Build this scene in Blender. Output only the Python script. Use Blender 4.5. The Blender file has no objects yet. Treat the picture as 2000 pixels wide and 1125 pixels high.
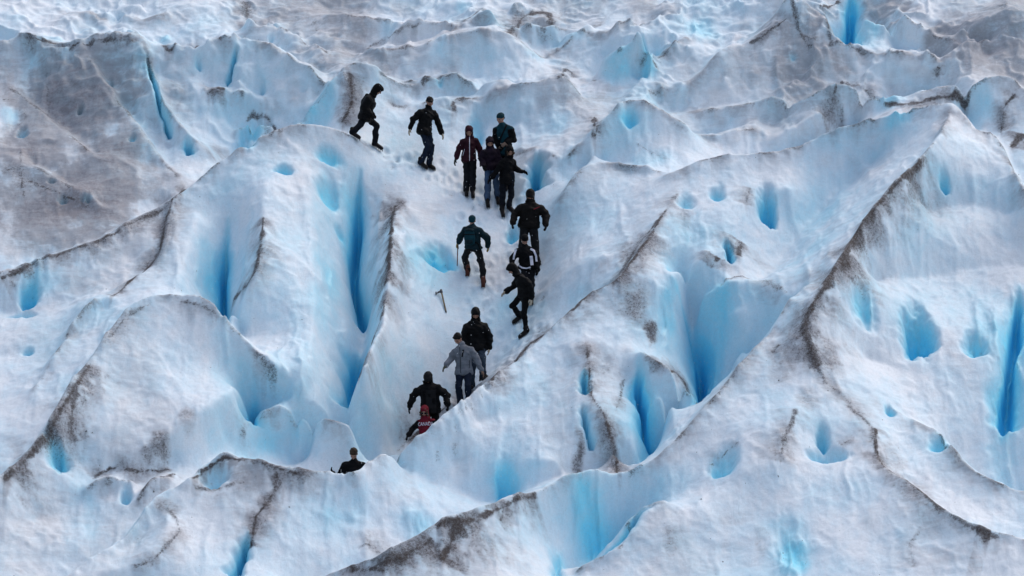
import bpy, bmesh, math, random
import numpy as np
from mathutils import Vector, Matrix
from mathutils.bvhtree import BVHTree

random.seed(7)
S = bpy.context.scene
COL = S.collection

# ---------------------------------------------------------------- camera, light
PITCH = math.radians(10.0)        # the lens looks a little downhill
DIST = 100.0                      # metres to the middle of the ice path
PXM = 83.0                        # photograph pixels per metre at that distance
FOCAL = 36.0 * PXM * DIST / 2000.0

FWD = np.array([0, math.cos(PITCH), -math.sin(PITCH)])
RIGHT = np.array([1.0, 0, 0])
UPV = np.array([0, math.sin(PITCH), math.cos(PITCH)])
CAM = -DIST * FWD

cam_d = bpy.data.cameras.new('camera')
cam_d.lens = FOCAL
cam_d.sensor_width = 36.0
cam_d.clip_start = 1.0
cam_d.clip_end = 3000.0
cam = bpy.data.objects.new('camera', cam_d)
COL.objects.link(cam)
cam.location = CAM
cam.rotation_euler = (math.radians(90.0) - PITCH, 0, 0)
S.camera = cam

SUN_EL, SUN_ROT = math.radians(52), math.radians(42)
w = bpy.data.worlds.new('World')
S.world = w
w.use_nodes = True
nt = w.node_tree
nt.nodes.clear()
sky = nt.nodes.new('ShaderNodeTexSky')
sky.sky_type = 'NISHITA'
sky.sun_disc = False
sky.sun_elevation = SUN_EL
sky.sun_rotation = SUN_ROT
sky.air_density = 1.0
sky.dust_density = 3.0
hs = nt.nodes.new('ShaderNodeHueSaturation')      # cloud cover greys the sky
hs.inputs['Saturation'].default_value = 0.8
bg = nt.nodes.new('ShaderNodeBackground')
bg.inputs['Strength'].default_value = 0.15
wo = nt.nodes.new('ShaderNodeOutputWorld')
nt.links.new(sky.outputs[0], hs.inputs['Color'])
nt.links.new(hs.outputs[0], bg.inputs['Color'])
nt.links.new(bg.outputs[0], wo.inputs['Surface'])

sun_d = bpy.data.lights.new('sun', 'SUN')
sun_d.energy = 0.55
sun_d.angle = math.radians(90)
sun_d.color = (1.0, 0.965, 0.94)
sun = bpy.data.objects.new('sun', sun_d)
COL.objects.link(sun)
# light comes from where the sky's sun stands (rotation measured from +Y towards +X)
sdir = Vector((math.sin(SUN_ROT) * math.cos(SUN_EL), math.cos(SUN_ROT) * math.cos(SUN_EL), math.sin(SUN_EL)))
sun.rotation_euler = sdir.to_track_quat('Z', 'Y').to_euler()

S.view_settings.view_transform = 'Standard'
S.view_settings.look = 'None'
S.view_settings.gamma = 1.0
S.view_settings.use_curve_mapping = False
S.view_settings.exposure = 0.40
S.render.engine = 'CYCLES'
S.cycles.max_bounces = 8
S.cycles.diffuse_bounces = 6

# ---------------------------------------------------------------- measuring helpers
# The glacier is modelled in its own frame: u across, v up the slope, h off the slope.
SLOPE = math.radians(25.0)
AX_V = np.array([0, math.cos(SLOPE), math.sin(SLOPE)])
AX_H = np.array([0, -math.sin(SLOPE), math.cos(SLOPE)])


def ray(px, py):
    d = FWD + RIGHT * ((px - 1000.0) / (PXM * DIST)) + UPV * ((562.5 - py) / (PXM * DIST))
    return d


def to_frame(p):
    p = np.asarray(p, float)
    return np.array([p[0], p @ AX_V, p @ AX_H])


def to_world(q):
    return np.array([q[0], 0, 0]) + q[1] * AX_V + q[2] * AX_H


CAM_F = to_frame(CAM)


def at_h(px, py, h):
    """the spot in the glacier frame seen at a photo position, h metres off the mean slope"""
    d = to_frame(ray(px, py))
    t = (h - CAM_F[2]) / d[2]
    q = CAM_F + t * d
    return q
# ---------------------------------------------------------------- glacier relief
# crest and valley lines: points are (photo x, photo y, metres off the mean slope)
# 'drop' = how far the ice falls away behind a crest; 'dirt' = (strength, width in m)
RIDGES = []
FIN, KEEP = {}, []
WALLS = set()                 # crests with a steep far side, which hides the people's legs


def ln(pts, drop=None, dirt=None, jag=0.05, wall=False, fin=1.0):
    FIN[id(pts)] = fin
    KEEP.append(pts)
    if wall:
        WALLS.add(len(RIDGES))
    RIDGES.append((pts, drop, dirt, jag))


# near ridge across the bottom
ln([(560, 1160, .6), (625, 1130, .7), (665, 1116, .8), (700, 1110, .85), (735, 1106, 1.0), (800, 1066, 1.1), (860, 1026, 1.2),
    (920, 1010, 1.1), (985, 985, 1.0), (1050, 955, .9), (1110, 935, .8), (1165, 925, .7), (1215, 928, .55), (1250, 925, .5)],
   drop=[.6, .7, .8, .9, 1.1, 1.2, 1.3, 1.2, 1.2, 1.1, 1.0, .9, .8, .8], dirt=(.45, .14))
# left edge of the big right hand hill
ln([(1250, 925, .5), (1290, 890, .7), (1340, 840, .9), (1390, 790, 1.0), (1440, 730, 1.1), (1480, 685, 1.15),
    (1530, 620, 1.2), (1575, 565, 1.2)], drop=[.9, 1.2, 1.4, 1.6, 1.5, 1.1, .6, .15])
ln([(1860, 207, 1.7), (1830, 270, 1.85), (1790, 320, 1.85), (1740, 372, 1.85), (1690, 430, 1.8), (1650, 490, 1.75),
    (1610, 560, 1.65), (1580, 610, 1.55), (1570, 650, 1.45), (1595, 700, 1.3), (1612, 745, 1.15)],
   drop=[0, .25, .35, .4, .4, .35, .3, .2, .1, .05, .05])
ln([(1300, 345, .85), (1400, 318, .9), (1460, 315, .9), (1530, 300, .95), (1620, 270, 1.05), (1700, 245, 1.2), (1780, 222, 1.45),
    (1860, 207, 1.7)], drop=[.3, .6, .7, .8, .9, 1.2, 1.5, 1.5])
ln([(1480, 560, .40), (1530, 500, .30), (1600, 420, .35), (1660, 360, .5), (1720, 300, .8)])
ln([(1380, 440, .75), (1450, 400, .75), (1540, 370, .8)])
ln([(1860, 207, 1.7), (1885, 235, 1.6), (1900, 258, 1.5), (1940, 270, 1.4), (1965, 300, 1.4), (1985, 350, 1.4), (2015, 410, 1.4)],
   drop=[1.4, 1.2, 1, .9, .8, .8, .8])
ln([(1700, 560, .95), (1800, 540, .85), (1900, 520, .8), (2000, 520, .8)])
ln([(1800, 420, 1.15), (1880, 400, 1.1), (1980, 420, 1.05)])
ln([(1690, 700, .85), (1800, 725, .75), (1880, 730, .7)])
ln([(1612, 745, 1.1), (1660, 790, 1.05), (1705, 835, 1.0), (1712, 880, 1.0), (1735, 920, 1.0), (1790, 955, 1.0), (1850, 1000, 1.05),
    (1900, 1030, 1.05), (1960, 1045, 1.0), (2015, 1062, 1.0)], drop=[0, 0, 0, .05, .15, .3, .35, .4, .4, .4])
ln([(1770, 880, .78), (1850, 950, .66), (1930, 1000, .6), (2000, 1020, .55)])
ln([(1560, 790, 1.2), (1540, 830, 1.15), (1530, 880, 1.1), (1520, 915, 1.0)])
ln([(1600, 830, 1.0), (1608, 870, .85), (1610, 900, .85)])
ln([(1300, 1130, .5), (1500, 1130, .6), (1700, 1130, .75), (1900, 1130, .8), (2010, 1130, .8)])
ln([(1350, 1000, .75), (1450, 960, .85)])
ln([(1110, 1135, .2), (1150, 1098, .45), (1190, 1086, .55), (1216, 1068, .6), (1228, 1040, .65), (1226, 1018, .65), (1260, 1002, .7),
    (1300, 985, .75)], drop=[.4, .7, .9, .9, .8, .7, .5, .3])
# near left hill
ln([(60, 1180, .4), (120, 1140, .5), (175, 1098, .55), (238, 1053, .6), (304, 976, .65), (340, 958, .65), (372, 950, .6)], drop=[.5] * 7, dirt=(.3, .12))
ln([(372, 950, .6), (380, 930, .65), (400, 910, .7), (437, 890, .75), (480, 895, .75), (540, 910, .75), (600, 914, .7), (650, 912, .65),
    (690, 925, .6)], drop=[.5, .7, .8, 1.0, 1.2, 1.4, 1.7, 1.9, 1.9], dirt=(.5, .12), wall=True)
ln([(690, 925, .6), (705, 905, .6), (740, 887, .55), (770, 893, .35)], drop=[1.9, 1.8, 1.6, 1.2], wall=True)
ln([(200, 1140, .4), (300, 1130, .45), (500, 1130, .4), (650, 1135, .35)])
ln([(800, 960, .2), (850, 1005, -.05), (790, 1055, -.1), (720, 1085, 0)])
ln([(800, 925, .0), (850, 948, -.2), (900, 965, -.35), (1000, 992, -.5)])
# left hill
ln([(-30, 975, .6), (0, 945, .6), (60, 880, .7), (110, 810, .8), (150, 740, .85), (200, 670, .9), (250, 612, .95), (300, 586, 1.0),
    (350, 583, 1.0), (400, 595, .95), (430, 618, .85), (462, 648, .7), (500, 680, .6), (540, 705, .5)],
   drop=[.4, .4, .4, .4, .4, .4, .4, .5, .7, 1.0, 1.3, .9, .4, .1])
ln([(-10, 800, .2), (60, 740, .25), (130, 670, .3), (210, 600, .35)])
ln([(150, 900, .35), (300, 860, .5), (400, 800, .55), (480, 740, .4)])
ln([(0, 1125, .2), (90, 1125, .15)])
ln([(40, 1020, .25), (200, 960, .2), (290, 930, .1), (340, 900, .05)])
ln([(470, 842, -.1), (500, 808, -.05), (540, 790, .05), (590, 790, .05), (640, 803, .05), (686, 814, .05)],
   drop=[.25, .4, .3, .15, .3, .45], fin=.1)
ln([(440, 870, -.2), (520, 872, -.5), (600, 880, -.9), (680, 890, -1.2)])
# left rim of the path
ln([(800, 392, .35), (772, 402, .4), (764, 450, .45), (757, 520, .45), (750, 570, .45), (746, 620, .4), (730, 660, .4),
    (712, 710, .4), (703, 750, .22), (698, 785, -.1)])
ln([(702, 380, .1), (697, 470, -.3), (692, 540, -.6), (706, 600, -.7), (714, 650, -.8), (695, 740, -.8), (684, 795, -.6)])
ln([(805, 430, .15), (800, 560, .0), (780, 680, -.2), (750, 790, -.6)])
# path
ln([(720, 275, .45), (760, 300, .25), (830, 325, .1), (910, 365, .0), (980, 405, -.1), (990, 470, -.2), (965, 560, -.35), (960, 640, -.5),
    (900, 730, -.75), (840, 820, -1.05), (780, 890, -1.25), (720, 940, -1.3)])
ln([(870, 345, .05), (880, 440, -.05), (880, 540, -.25), (900, 640, -.45), (850, 740, -.75), (800, 830, -1.0)])
ln([(1000, 375, -.0), (1040, 480, -.15), (1045, 580, -.3), (1010, 650, -.5), (960, 720, -.7), (900, 790, -1.0), (840, 870, -1.2)])
# right rim of the path
ln([(765, 882, .3), (820, 840, .5), (870, 795, .6), (920, 762, .55), (960, 738, .4), (1010, 700, .4), (1060, 650, .5), (1110, 605, .6),
    (1150, 570, .7), (1185, 553, .8), (1212, 538, .85), (1232, 510, .85), (1262, 470, .9), (1292, 420, .9), (1325, 375, .85)],
   drop=[1.5, 1.6, 1.5, 1.2, .8, .7, .6, .5, .4, .3, .25, .2, .1, .05, 0], wall=True)
# middle hill left of the path
ln([(330, 398, .5), (360, 370, .6), (395, 345, .65), (440, 315, .75), (500, 285, .85), (560, 262, .9), (620, 252, .9), (680, 262, .75),
    (720, 285, .5)], drop=[.2, .3, .5, .8, 1.1, .9, .6, .3, 0])
ln([(330, 398, .5), (322, 440, .55), (312, 490, .5), (290, 520, .45), (250, 550, .4), (212, 580, .3)], drop=[.15] * 6)
ln([(520, 330, .8), (512, 400, .78), (510, 450, .75), (506, 490, .7), (492, 540, .6), (468, 580, .5), (452, 600, .4)])
ln([(610, 330, .75), (605, 450, .5), (615, 560, .35), (605, 680, .25), (570, 760, .15)])
ln([(445, 440, .25), (440, 540, -.2), (434, 618, -.5)])
ln([(385, 410, .6), (362, 500, .5), (345, 560, .4)])
ln([(-30, 548, .3), (0, 538, .3), (60, 515, .3), (130, 490, .35), (200, 465, .4), (270, 430, .4), (330, 398, .45)], drop=[.35] * 7)
ln([(0, 610, -.1), (100, 605, .05), (180, 560, .15), (260, 500, .25)])
ln([(0, 700, 0), (90, 665, .1), (165, 620, .2)])
# upper left
ln([(-30, 80, .9), (0, 75, .9), (60, 67, .95), (130, 80, .9), (190, 75, .95), (250, 68, 1.0), (280, 85, .9), (330, 90, .85),
    (380, 90, .9), (430, 72, 1.0), (460, 65, 1.0), (520, 95, .8), (580, 130, .65), (640, 160, .5)], drop=[.8] * 12 + [.6, .4])
ln([(0, 300, .35), (120, 300, .35), (240, 300, .35), (330, 330, .25)])
ln([(0, 450, .1), (120, 420, .1), (250, 390, .15)])
ln([(282, 88, .9), (315, 180, .70), (365, 255, .5), (420, 310, .1)], drop=[.1, .2, .25, .1])
ln([(300, 230, .3), (340, 300, .05)])
ln([(480, 130, .7), (440, 215, .3), (475, 275, -.2)])
ln([(405, 182, .5), (432, 170, .6), (480, 180, .5), (540, 200, .3)], drop=[.25, .3, .2, .1])
ln([(470, 238, .25), (505, 225, .35), (535, 245, .25), (550, 275, .05)], drop=[.2, .25, .2, .1])
ln([(560, 258, .25), (600, 215, .5), (640, 175, .7), (680, 133, .9), (720, 130, .9), (752, 148, .7), (785, 168, .5), (830, 180, .35)],
   drop=[.2, .4, .5, .6, .6, .5, .4, .2])
ln([(680, 133, .9), (686, 190, .7), (668, 240, .5)])
ln([(570, 252, .0), (620, 235, .2)])
ln([(760, 245, .35), (860, 280, .2)])
ln([(770, 215, .3), (830, 205, .4), (890, 193, .45), (950, 187, .4)], drop=[.1, .2, .25, .2])
ln([(790, 168, .4), (830, 158, .5), (880, 143, .6), (940, 152, .6), (1000, 150, .65)], drop=[.3, .4, .4, .4, .3])
ln([(930, 195, .35), (970, 178, .55), (1040, 155, .8), (1100, 130, .95), (1125, 158, .75), (1140, 185, .6)], drop=[.2, .4, .5, .6, .4, .2])
ln([(1000, 240, .25), (1080, 260, .4), (1140, 240, .55)])
ln([(950, 240, .1), (930, 300, .02)])
ln([(1012, 300, .25), (1050, 285, .45), (1100, 300, .55), (1150, 255, .8), (1185, 228, .9), (1222, 195, 1.0), (1260, 195, 1.0),
    (1300, 215, .9), (1340, 245, .7)], drop=[0, .05, .1, .2, .3, .5, .5, .4, .3])
ln([(1150, 255, .8), (1160, 300, .7), (1130, 350, .6), (1090, 400, .4)])
ln([(1200, 330, .6), (1280, 340, .7)])
ln([(1100, 470, .15), (1180, 440, .5), (1240, 400, .7)])
ln([(1070, 560, -.1), (1120, 530, .25), (1180, 500, .6)])
# right of the path rim
ln([(1240, 640, .5), (1280, 590, .6), (1330, 530, .7), (1380, 490, .75)])
ln([(1250, 685, .6), (1290, 705, .65), (1330, 740, .6), (1375, 782, .4)], drop=[.2, .3, .4, .4])
ln([(1140, 660, .55), (1150, 720, .5), (1152, 770, .45), (1180, 820, .4), (1200, 880, .3), (1214, 925, .1)])
ln([(880, 905, -.1), (1000, 905, .05), (1100, 905, .1)])
ln([(930, 830, .15), (1050, 780, .25), (1120, 720, .35)])
ln([(1330, 560, .2), (1350, 640, -.3), (1375, 720, -.6), (1388, 775, -.7)])
ln([(1430, 590, .6), (1460, 640, .35), (1430, 700, .05)])
ln([(1370, 560, .6), (1420, 545, .72), (1470, 545, .75), (1510, 560, .85), (1545, 575, .95)])
# upper middle and right
ln([(700, 110, .3), (730, 95, .5), (800, 92, .55), (880, 75, .65), (950, 65, .75), (1000, 62, .75), (1050, 85, .6)], drop=[.3, .4, .5, .5, .5, .4, .2])
ln([(985, 65, .45), (1020, 30, .8), (1070, 22, .8), (1120, 40, .5)], drop=[.2, .4, .4, .3])
ln([(640, 15, .4), (720, 25, .5), (810, 40, .5), (900, 45, .55), (960, 15, .8)], drop=[.4] * 5)
ln([(470, 60, .1), (560, 60, .2), (640, 110, .1)])
ln([(480, -10, .8), (490, 20, .7), (480, 45, .4)])
ln([(1050, 72, .35), (1120, 48, .6), (1200, 55, .6), (1300, 38, .6)], drop=[.2, .3, .3, .2])
ln([(1160, 152, .3), (1175, 120, .5), (1210, 90, .8), (1250, 62, 1.0), (1265, 100, .7), (1290, 140, .4)], drop=[.2, .3, .4, .5, .3, .1])
ln([(1270, 175, .4), (1350, 150, .5), (1410, 100, .7), (1470, 62, .9), (1525, 28, 1.1), (1565, 60, .9), (1610, 92, .7), (1650, 100, .6),
    (1710, 112, .6), (1770, 112, .7), (1820, 108, .8), (1838, 135, .6)], drop=[.1, .2, .4, .5, .6, .7, .8, 1.0, .8, .5, .5, .3])
ln([(1690, 30, .9), (1760, 60, .7), (1830, 80, .7), (1900, 50, .9), (2000, 20, 1.1)])
ln([(1300, 200, .2), (1400, 185, .35), (1500, 165, .45), (1600, 150, .45)])
ln([(1290, 208, .3), (1340, 205, .4), (1420, 200, .5), (1500, 190, .6), (1580, 178, .75), (1645, 152, .95), (1690, 172, .8), (1720, 195, .65),
    (1780, 198, .65), (1840, 185, .8), (1900, 165, 1.0), (1970, 158, 1.0), (2015, 195, .9)], drop=[.2, .2, .3, .3, .4, .6, .5, .4, .4, .4, .5, .6, .5])
ln([(1340, 270, .35), (1440, 275, .35), (1560, 240, .4)])

# smaller folds
ln([(170, 105, .88), (235, 190, .66), (300, 285, .42), (345, 340, .3)], drop=[.1, .2, .2, .1], fin=.5)
ln([(20, 160, .62), (110, 235, .5), (215, 330, .36)], drop=[.1, .18, .1], fin=.4)
ln([(10, 300, .42), (90, 340, .34), (190, 395, .24)], drop=[.08, .15, .08], fin=.4)
ln([(520, 20, .6), (590, 70, .4), (650, 120, .25)], drop=[.15, .25, .1], fin=.5)
ln([(1150, 30, .7), (1110, 70, .5), (1060, 105, .3)], drop=[.1, .25, .1], fin=.5)
ln([(1340, 60, .75), (1290, 110, .5), (1240, 150, .3)], drop=[.15, .3, .1], fin=.5)
ln([(1760, 30, .9), (1830, 70, .75), (1930, 110, .6)], drop=[.15, .3, .15], fin=.5)
ln([(1930, 60, 1.0), (1870, 100, .8), (1820, 140, .55)], drop=[.1, .25, .1], fin=.5)
ln([(330, 10, .5), (250, 35, .3), (120, 20, .3)], drop=[.15, .2, .1], fin=.5)
ln([(1095, 388, .48), (1122, 342, .62), (1175, 317, .7), (1227, 317, .75), (1290, 329, .76)], drop=[.1, .3, .35, .3, .1])
ln([(1530, -8, 1.25), (1580, 4, 1.15), (1605, 24, 1.0), (1615, 60, .8), (1640, 92, .62)], drop=[.5, .6, .6, .4, .2])
ln([(1612, 205, .75), (1560, 235, .62), (1505, 266, .45)])
ln([(1600, 192, .45), (1540, 222, .3), (1490, 248, .2)])
ln([(1300, 259, .4), (1352, 262, .45), (1405, 258, .45), (1480, 245, .45)], drop=[.1, .25, .3, .1])
ln([(136, 1128, .55), (245, 1102, .6), (311, 1053, .68), (328, 1000, .68)])
ln([(230, 1080, .45), (275, 1050, .45), (305, 1012, .5)])
ln([(165, 942, .4), (217, 916, .5), (255, 922, .4)], drop=[.1, .3, .15])
ln([(270, 972, .25), (296, 932, .4), (332, 927, .35)], drop=[.1, .25, .15])
ln([(1735, 790, .92), (1800, 825, .85), (1839, 845, .8), (1862, 885, .75), (1912, 937, .66), (1965, 958, .6), (2015, 962, .6)],
   drop=[.05, .2, .3, .5, .6, .6, .6])
ln([(60, 772, .3), (100, 705, .4), (135, 640, .5), (172, 592, .55), (212, 580, .5)], drop=[.1, .25, .25, .2, .1])
ln([(1225, 730, .3), (1235, 800, .25), (1240, 870, .2)])
ln([(1290, 760, .5), (1310, 800, .45), (1310, 850, .4)])

# ---- grid
G = 0.035
U0, U1, V0, V1 = -15.4, 15.4, -14.6, 17.4
NU, NV = int((U1 - U0) / G) + 1, int((V1 - V0) / G) + 1
us = U0 + G * np.arange(NU)
vs = V0 + G * np.arange(NV)
rng = np.random.default_rng(11)
LAT = rng.random((256, 256)).astype(np.float32)


def vnoise(x, y, seed=0):
    x = x + seed * 17.31
    y = y + seed * 9.77
    xi = np.floor(x).astype(int)
    yi = np.floor(y).astype(int)
    fx = x - xi
    fy = y - yi
    fx = fx * fx * fx * (fx * (fx * 6 - 15) + 10)
    fy = fy * fy * fy * (fy * (fy * 6 - 15) + 10)
    a = LAT[xi & 255, yi & 255]
    b = LAT[(xi + 1) & 255, yi & 255]
    c = LAT[xi & 255, (yi + 1) & 255]
    d = LAT[(xi + 1) & 255, (yi + 1) & 255]
    return (a * (1 - fx) + b * fx) * (1 - fy) + (c * (1 - fx) + d * fx) * fy - 0.5


def fbm(x, y, seed=0, octv=4, gain=.5):
    s = 0
    a = 1.0
    for o in range(octv):
        s = s + a * vnoise(x * 2 ** o, y * 2 ** o, seed + o * 3.7)
        a *= gain
    return s


def dens(pts, step):
    """Catmull-Rom through rows of pts"""
    P = np.asarray(pts, float)
    if len(P) == 1:
        return P
    Q = np.vstack([2 * P[0] - P[1], P, 2 * P[-1] - P[-2]])
    out = []
    for i in range(1, len(Q) - 2):
        p0, p1, p2, p3 = Q[i - 1:i + 3]
        n = max(2, int(np.linalg.norm((p2 - p1)[:2]) / step) + 1)
        t = np.linspace(0, 1, n, endpoint=False)[:, None]
        a = .5 * (2 * p1 + (p2 - p0) * t + (2 * p0 - 5 * p1 + 4 * p2 - p3) * t * t + (3 * p1 - p0 - 3 * p2 + p3) * t ** 3)
        out.append(.65 * a + .35 * (p1 + (p2 - p1) * t))
    out.append(P[-1:])
    return np.vstack(out)


RELIEF = 1.5
SAMP = []
CRESTS = []
for k, (pts, drop, dirt, jag) in enumerate(RIDGES):
    if drop is not None and np.mean([p[1] for p in pts]) < 215:
        drop = [.75 * x for x in drop]            # the field above is lower and broader
    q = [list(at_h(x, y, h * RELIEF)) for x, y, h in pts]
    dq = dens(q, G * .6)
    if drop is not None:
        s = np.cumsum(np.r_[0, np.linalg.norm(np.diff(dq[:, :2], axis=0), axis=1)])
        dq = dq.copy()
        dq[:, 2] += jag * (1.2 * fbm(s * 1.1, s * 0 + k, k, 4, .6))
    SAMP.append(dq)
    CRESTS.append(dq)
    if drop is not None:
        b = []
        for (x, y, h), d in zip(pts, drop):
            b.append(list(at_h(x, y - 3, (h - max(d, 0.0)) * RELIEF)))
        nb = dens(b, G * .6)
        dd = np.interp(np.linspace(0, 1, len(nb)), np.linspace(0, 1, len(drop)), drop)
        SAMP.append(nb[dd > 0.12])
        if k in WALLS:                       # steep wall and flat foot behind this crest
            for off, part in ((.30, .75), (.55, .97)):
                wl = dq.copy()
                dw = np.interp(np.linspace(0, 1, len(wl)), np.linspace(0, 1, len(drop)), drop) * RELIEF
                wl[:, 1] += np.minimum(off, dw * .75 * off / .55)
                wl[:, 2] -= dw * part
                SAMP.append(wl[dw > .45])
ALL = np.vstack(SAMP)


def solve():
    H = None
    for lv in (32, 16, 8, 4, 2, 1):
        g = G * lv
        nu, nv = (NU - 1) // lv + 2, (NV - 1) // lv + 2
        if lv == 1:
            nu, nv = NU, NV
        iu = np.rint((ALL[:, 0] - U0) / g).astype(int)
        iv = np.rint((ALL[:, 1] - V0) / g).astype(int)
        ok = (iu >= 0) & (iu < nu) & (iv >= 0) & (iv < nv)
        c = np.zeros((nu, nv))
        n = np.zeros((nu, nv))
        np.add.at(c, (iu[ok], iv[ok]), ALL[ok, 2])
        np.add.at(n, (iu[ok], iv[ok]), 1)
        m = n > 0
        val = np.where(m, c / np.maximum(n, 1), 0).astype(np.float32)
        if H is None:
            H = np.full((nu, nv), .35, np.float32)
        else:
            x = np.minimum(np.arange(nu) / 2.0, H.shape[0] - 1.001)
            y = np.minimum(np.arange(nv) / 2.0, H.shape[1] - 1.001)
            xi, yi = x.astype(int), y.astype(int)
            fx, fy = (x - xi)[:, None], (y - yi)[None, :]
            H = (H[xi][:, yi] * (1 - fx) + H[xi + 1][:, yi] * fx) * (1 - fy) + (H[xi][:, yi + 1] * (1 - fx) + H[xi + 1][:, yi + 1] * fx) * fy
            H = H.astype(np.float32)
        for it in range({32: 500, 16: 300, 8: 200, 4: 120, 2: 60, 1: 40}[lv]):
            H = np.where(m, val, H)
            P = np.pad(H, 1, mode='edge')
            H = .25 * (P[2:, 1:-1] + P[:-2, 1:-1] + P[1:-1, 2:] + P[1:-1, :-2])
        # the crest keeps most of its height
        H = np.where(m, .7 * val + .3 * H, H)
    return H


def blur(A, r):
    """approximate gaussian: three box passes"""
    for _ in range(3):
        for ax in (0, 1):
            P = np.pad(A, [(r + 1, r) if i == ax else (0, 0) for i in (0, 1)], mode='edge')
            c = np.cumsum(P, axis=ax, dtype=np.float64)
            n = A.shape[ax]
            if ax == 0:
                A = (c[2 * r + 1:2 * r + 1 + n] - c[:n]) / (2 * r + 1)
            else:
                A = (c[:, 2 * r + 1:2 * r + 1 + n] - c[:, :n]) / (2 * r + 1)
    return A.astype(np.float32)


H = solve()
H = .75 * blur(H, 1) + .25 * blur(H, 3)
UU, VV = np.meshgrid(us, vs, indexing='ij')
UU = UU.astype(np.float32)
VV = VV.astype(np.float32)


def height(u, v):
    x = min(max((u - U0) / G, 0), NU - 1.001)
    y = min(max((v - V0) / G, 0), NV - 1.001)
    i, j = int(x), int(y)
    a, b = x - i, y - j
    return (H[i, j] * (1 - a) + H[i + 1, j] * a) * (1 - b) + (H[i, j + 1] * (1 - a) + H[i + 1, j + 1] * a) * b


def march(p, d, t0, t1, n=400):
    """first crossing of the relief along p + t d (glacier frame)"""
    t = np.linspace(t0, t1, n)
    Q = p[None] + t[:, None] * d[None]
    x = np.clip((Q[:, 0] - U0) / G, 0, NU - 1.001).astype(int)
    y = np.clip((Q[:, 1] - V0) / G, 0, NV - 1.001).astype(int)
    below = Q[:, 2] < H[x, y]
    i = int(np.argmax(below)) if below.any() else n - 1
    a, b = t[max(i - 1, 0)], t[i]
    for _ in range(14):
        m = .5 * (a + b)
        q = p + m * d
        if q[2] < height(q[0], q[1]):
            b = m
        else:
            a = m
    return p + b * d


def ground(px, py):
    return march(CAM_F, to_frame(ray(px, py)), 75.0, 135.0, 3000)


def under(p_world):
    """the ice straight below a world point"""
    q = to_frame(p_world)
    dn = to_frame(np.array([0, 0, -1.0]))
    return to_world(march(q - dn * 3.0, dn, 0, 8.0, 800))


# ---- carve, stain, and expose clean blue ice
BLUE = np.zeros_like(H)
DIRT = np.zeros_like(H)
FILM = np.zeros_like(H)
WARP_U = .10 * fbm(UU * 1.6, VV * 1.6, 21, 3)
WARP_V = .10 * fbm(UU * 1.6, VV * 1.6, 31, 3)
RU, RV = UU * .82 + VV * .57, VV * .82 - UU * .57      # turned axes keep the noise lattice out of sight
ROUGH_U = fbm(RU * 5.5, RV * 5.5, 51, 3, .6)
PATCH = fbm(UU * 2.2 + VV, VV * 1.5 - .5 * UU, 61, 4, .6)


def window(Q, m):
    i0 = max(int((Q[:, 0].min() - m - U0) / G), 0)
    i1 = min(int((Q[:, 0].max() + m - U0) / G) + 2, NU)
    j0 = max(int((Q[:, 1].min() - m - V0) / G), 0)
    j1 = min(int((Q[:, 1].max() + m - V0) / G) + 2, NV)
    return slice(i0, i1), slice(j0, j1)


def linedist(Q, m, warp=1.0):
    """distance to a polyline and its running parameter 0..1, on the window round it"""
    W = window(Q, m)
    u = UU[W] + warp * WARP_U[W]
    v = VV[W] + warp * WARP_V[W]
    best = np.full(u.shape, 1e9, np.float32)
    par = np.zeros(u.shape, np.float32)
    side = np.zeros(u.shape, np.float32)
    seg = np.linalg.norm(np.diff(Q[:, :2], axis=0), axis=1)
    cum = np.r_[0, np.cumsum(seg)]
    for i in range(len(seg)):
        a, b = Q[i, :2], Q[i + 1, :2]
        d = b - a
        L2 = max(d @ d, 1e-9)
        t = np.clip(((u - a[0]) * d[0] + (v - a[1]) * d[1]) / L2, 0, 1)
        e = np.hypot(u - a[0] - t * d[0], v - a[1] - t * d[1])
        c = (u - a[0]) * d[1] - (v - a[1]) * d[0]
        k = e < best
        best = np.where(k, e, best)
        par = np.where(k, (cum[i] + t * seg[i]) / cum[-1], par)
        side = np.where(k, np.sign(c), side)
    return W, best, par, side


def sm(x):
    x = np.clip(x, 0, 1)
    return x * x * (3 - 2 * x)


def add_blue(W, val):
    BLUE[W] = 1 - (1 - BLUE[W]) * (1 - np.clip(val, 0, 1))


def slot(pts, width, depth, blue=1.0, soft=1.0, lean=0.0):
    """a crevasse: a narrow cleft with flaring walls, tapering to its ends;
    lean > 0 makes the wall on the right steep and the left one gentle"""
    Q = np.array([ground(x, y) for x, y in pts])
    Q = dens(Q, .25)
    W, d, t, s = linedist(Q, width * 3 + .3, .5)
    tap = sm(t / .25) * sm((1 - t) / .08)
    wv = width * (.30 + .70 * tap) * (1 + .7 * vnoise(t * 7, t * 0, len(pts))) * (1 - lean * s)
    r = d / wv
    f = .45 * np.clip(1 - r / 1.25, 0, 1) ** 1.3 + .55 * (1 - sm((r - .10) / .40))
    H[W] -= depth * f * tap
    bl = .62 * (1 - sm(r / (1.25 * soft))) + .55 * (1 - sm((r - .08) / .45))
    add_blue(W, blue * bl * (.4 + .6 * tap))


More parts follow.
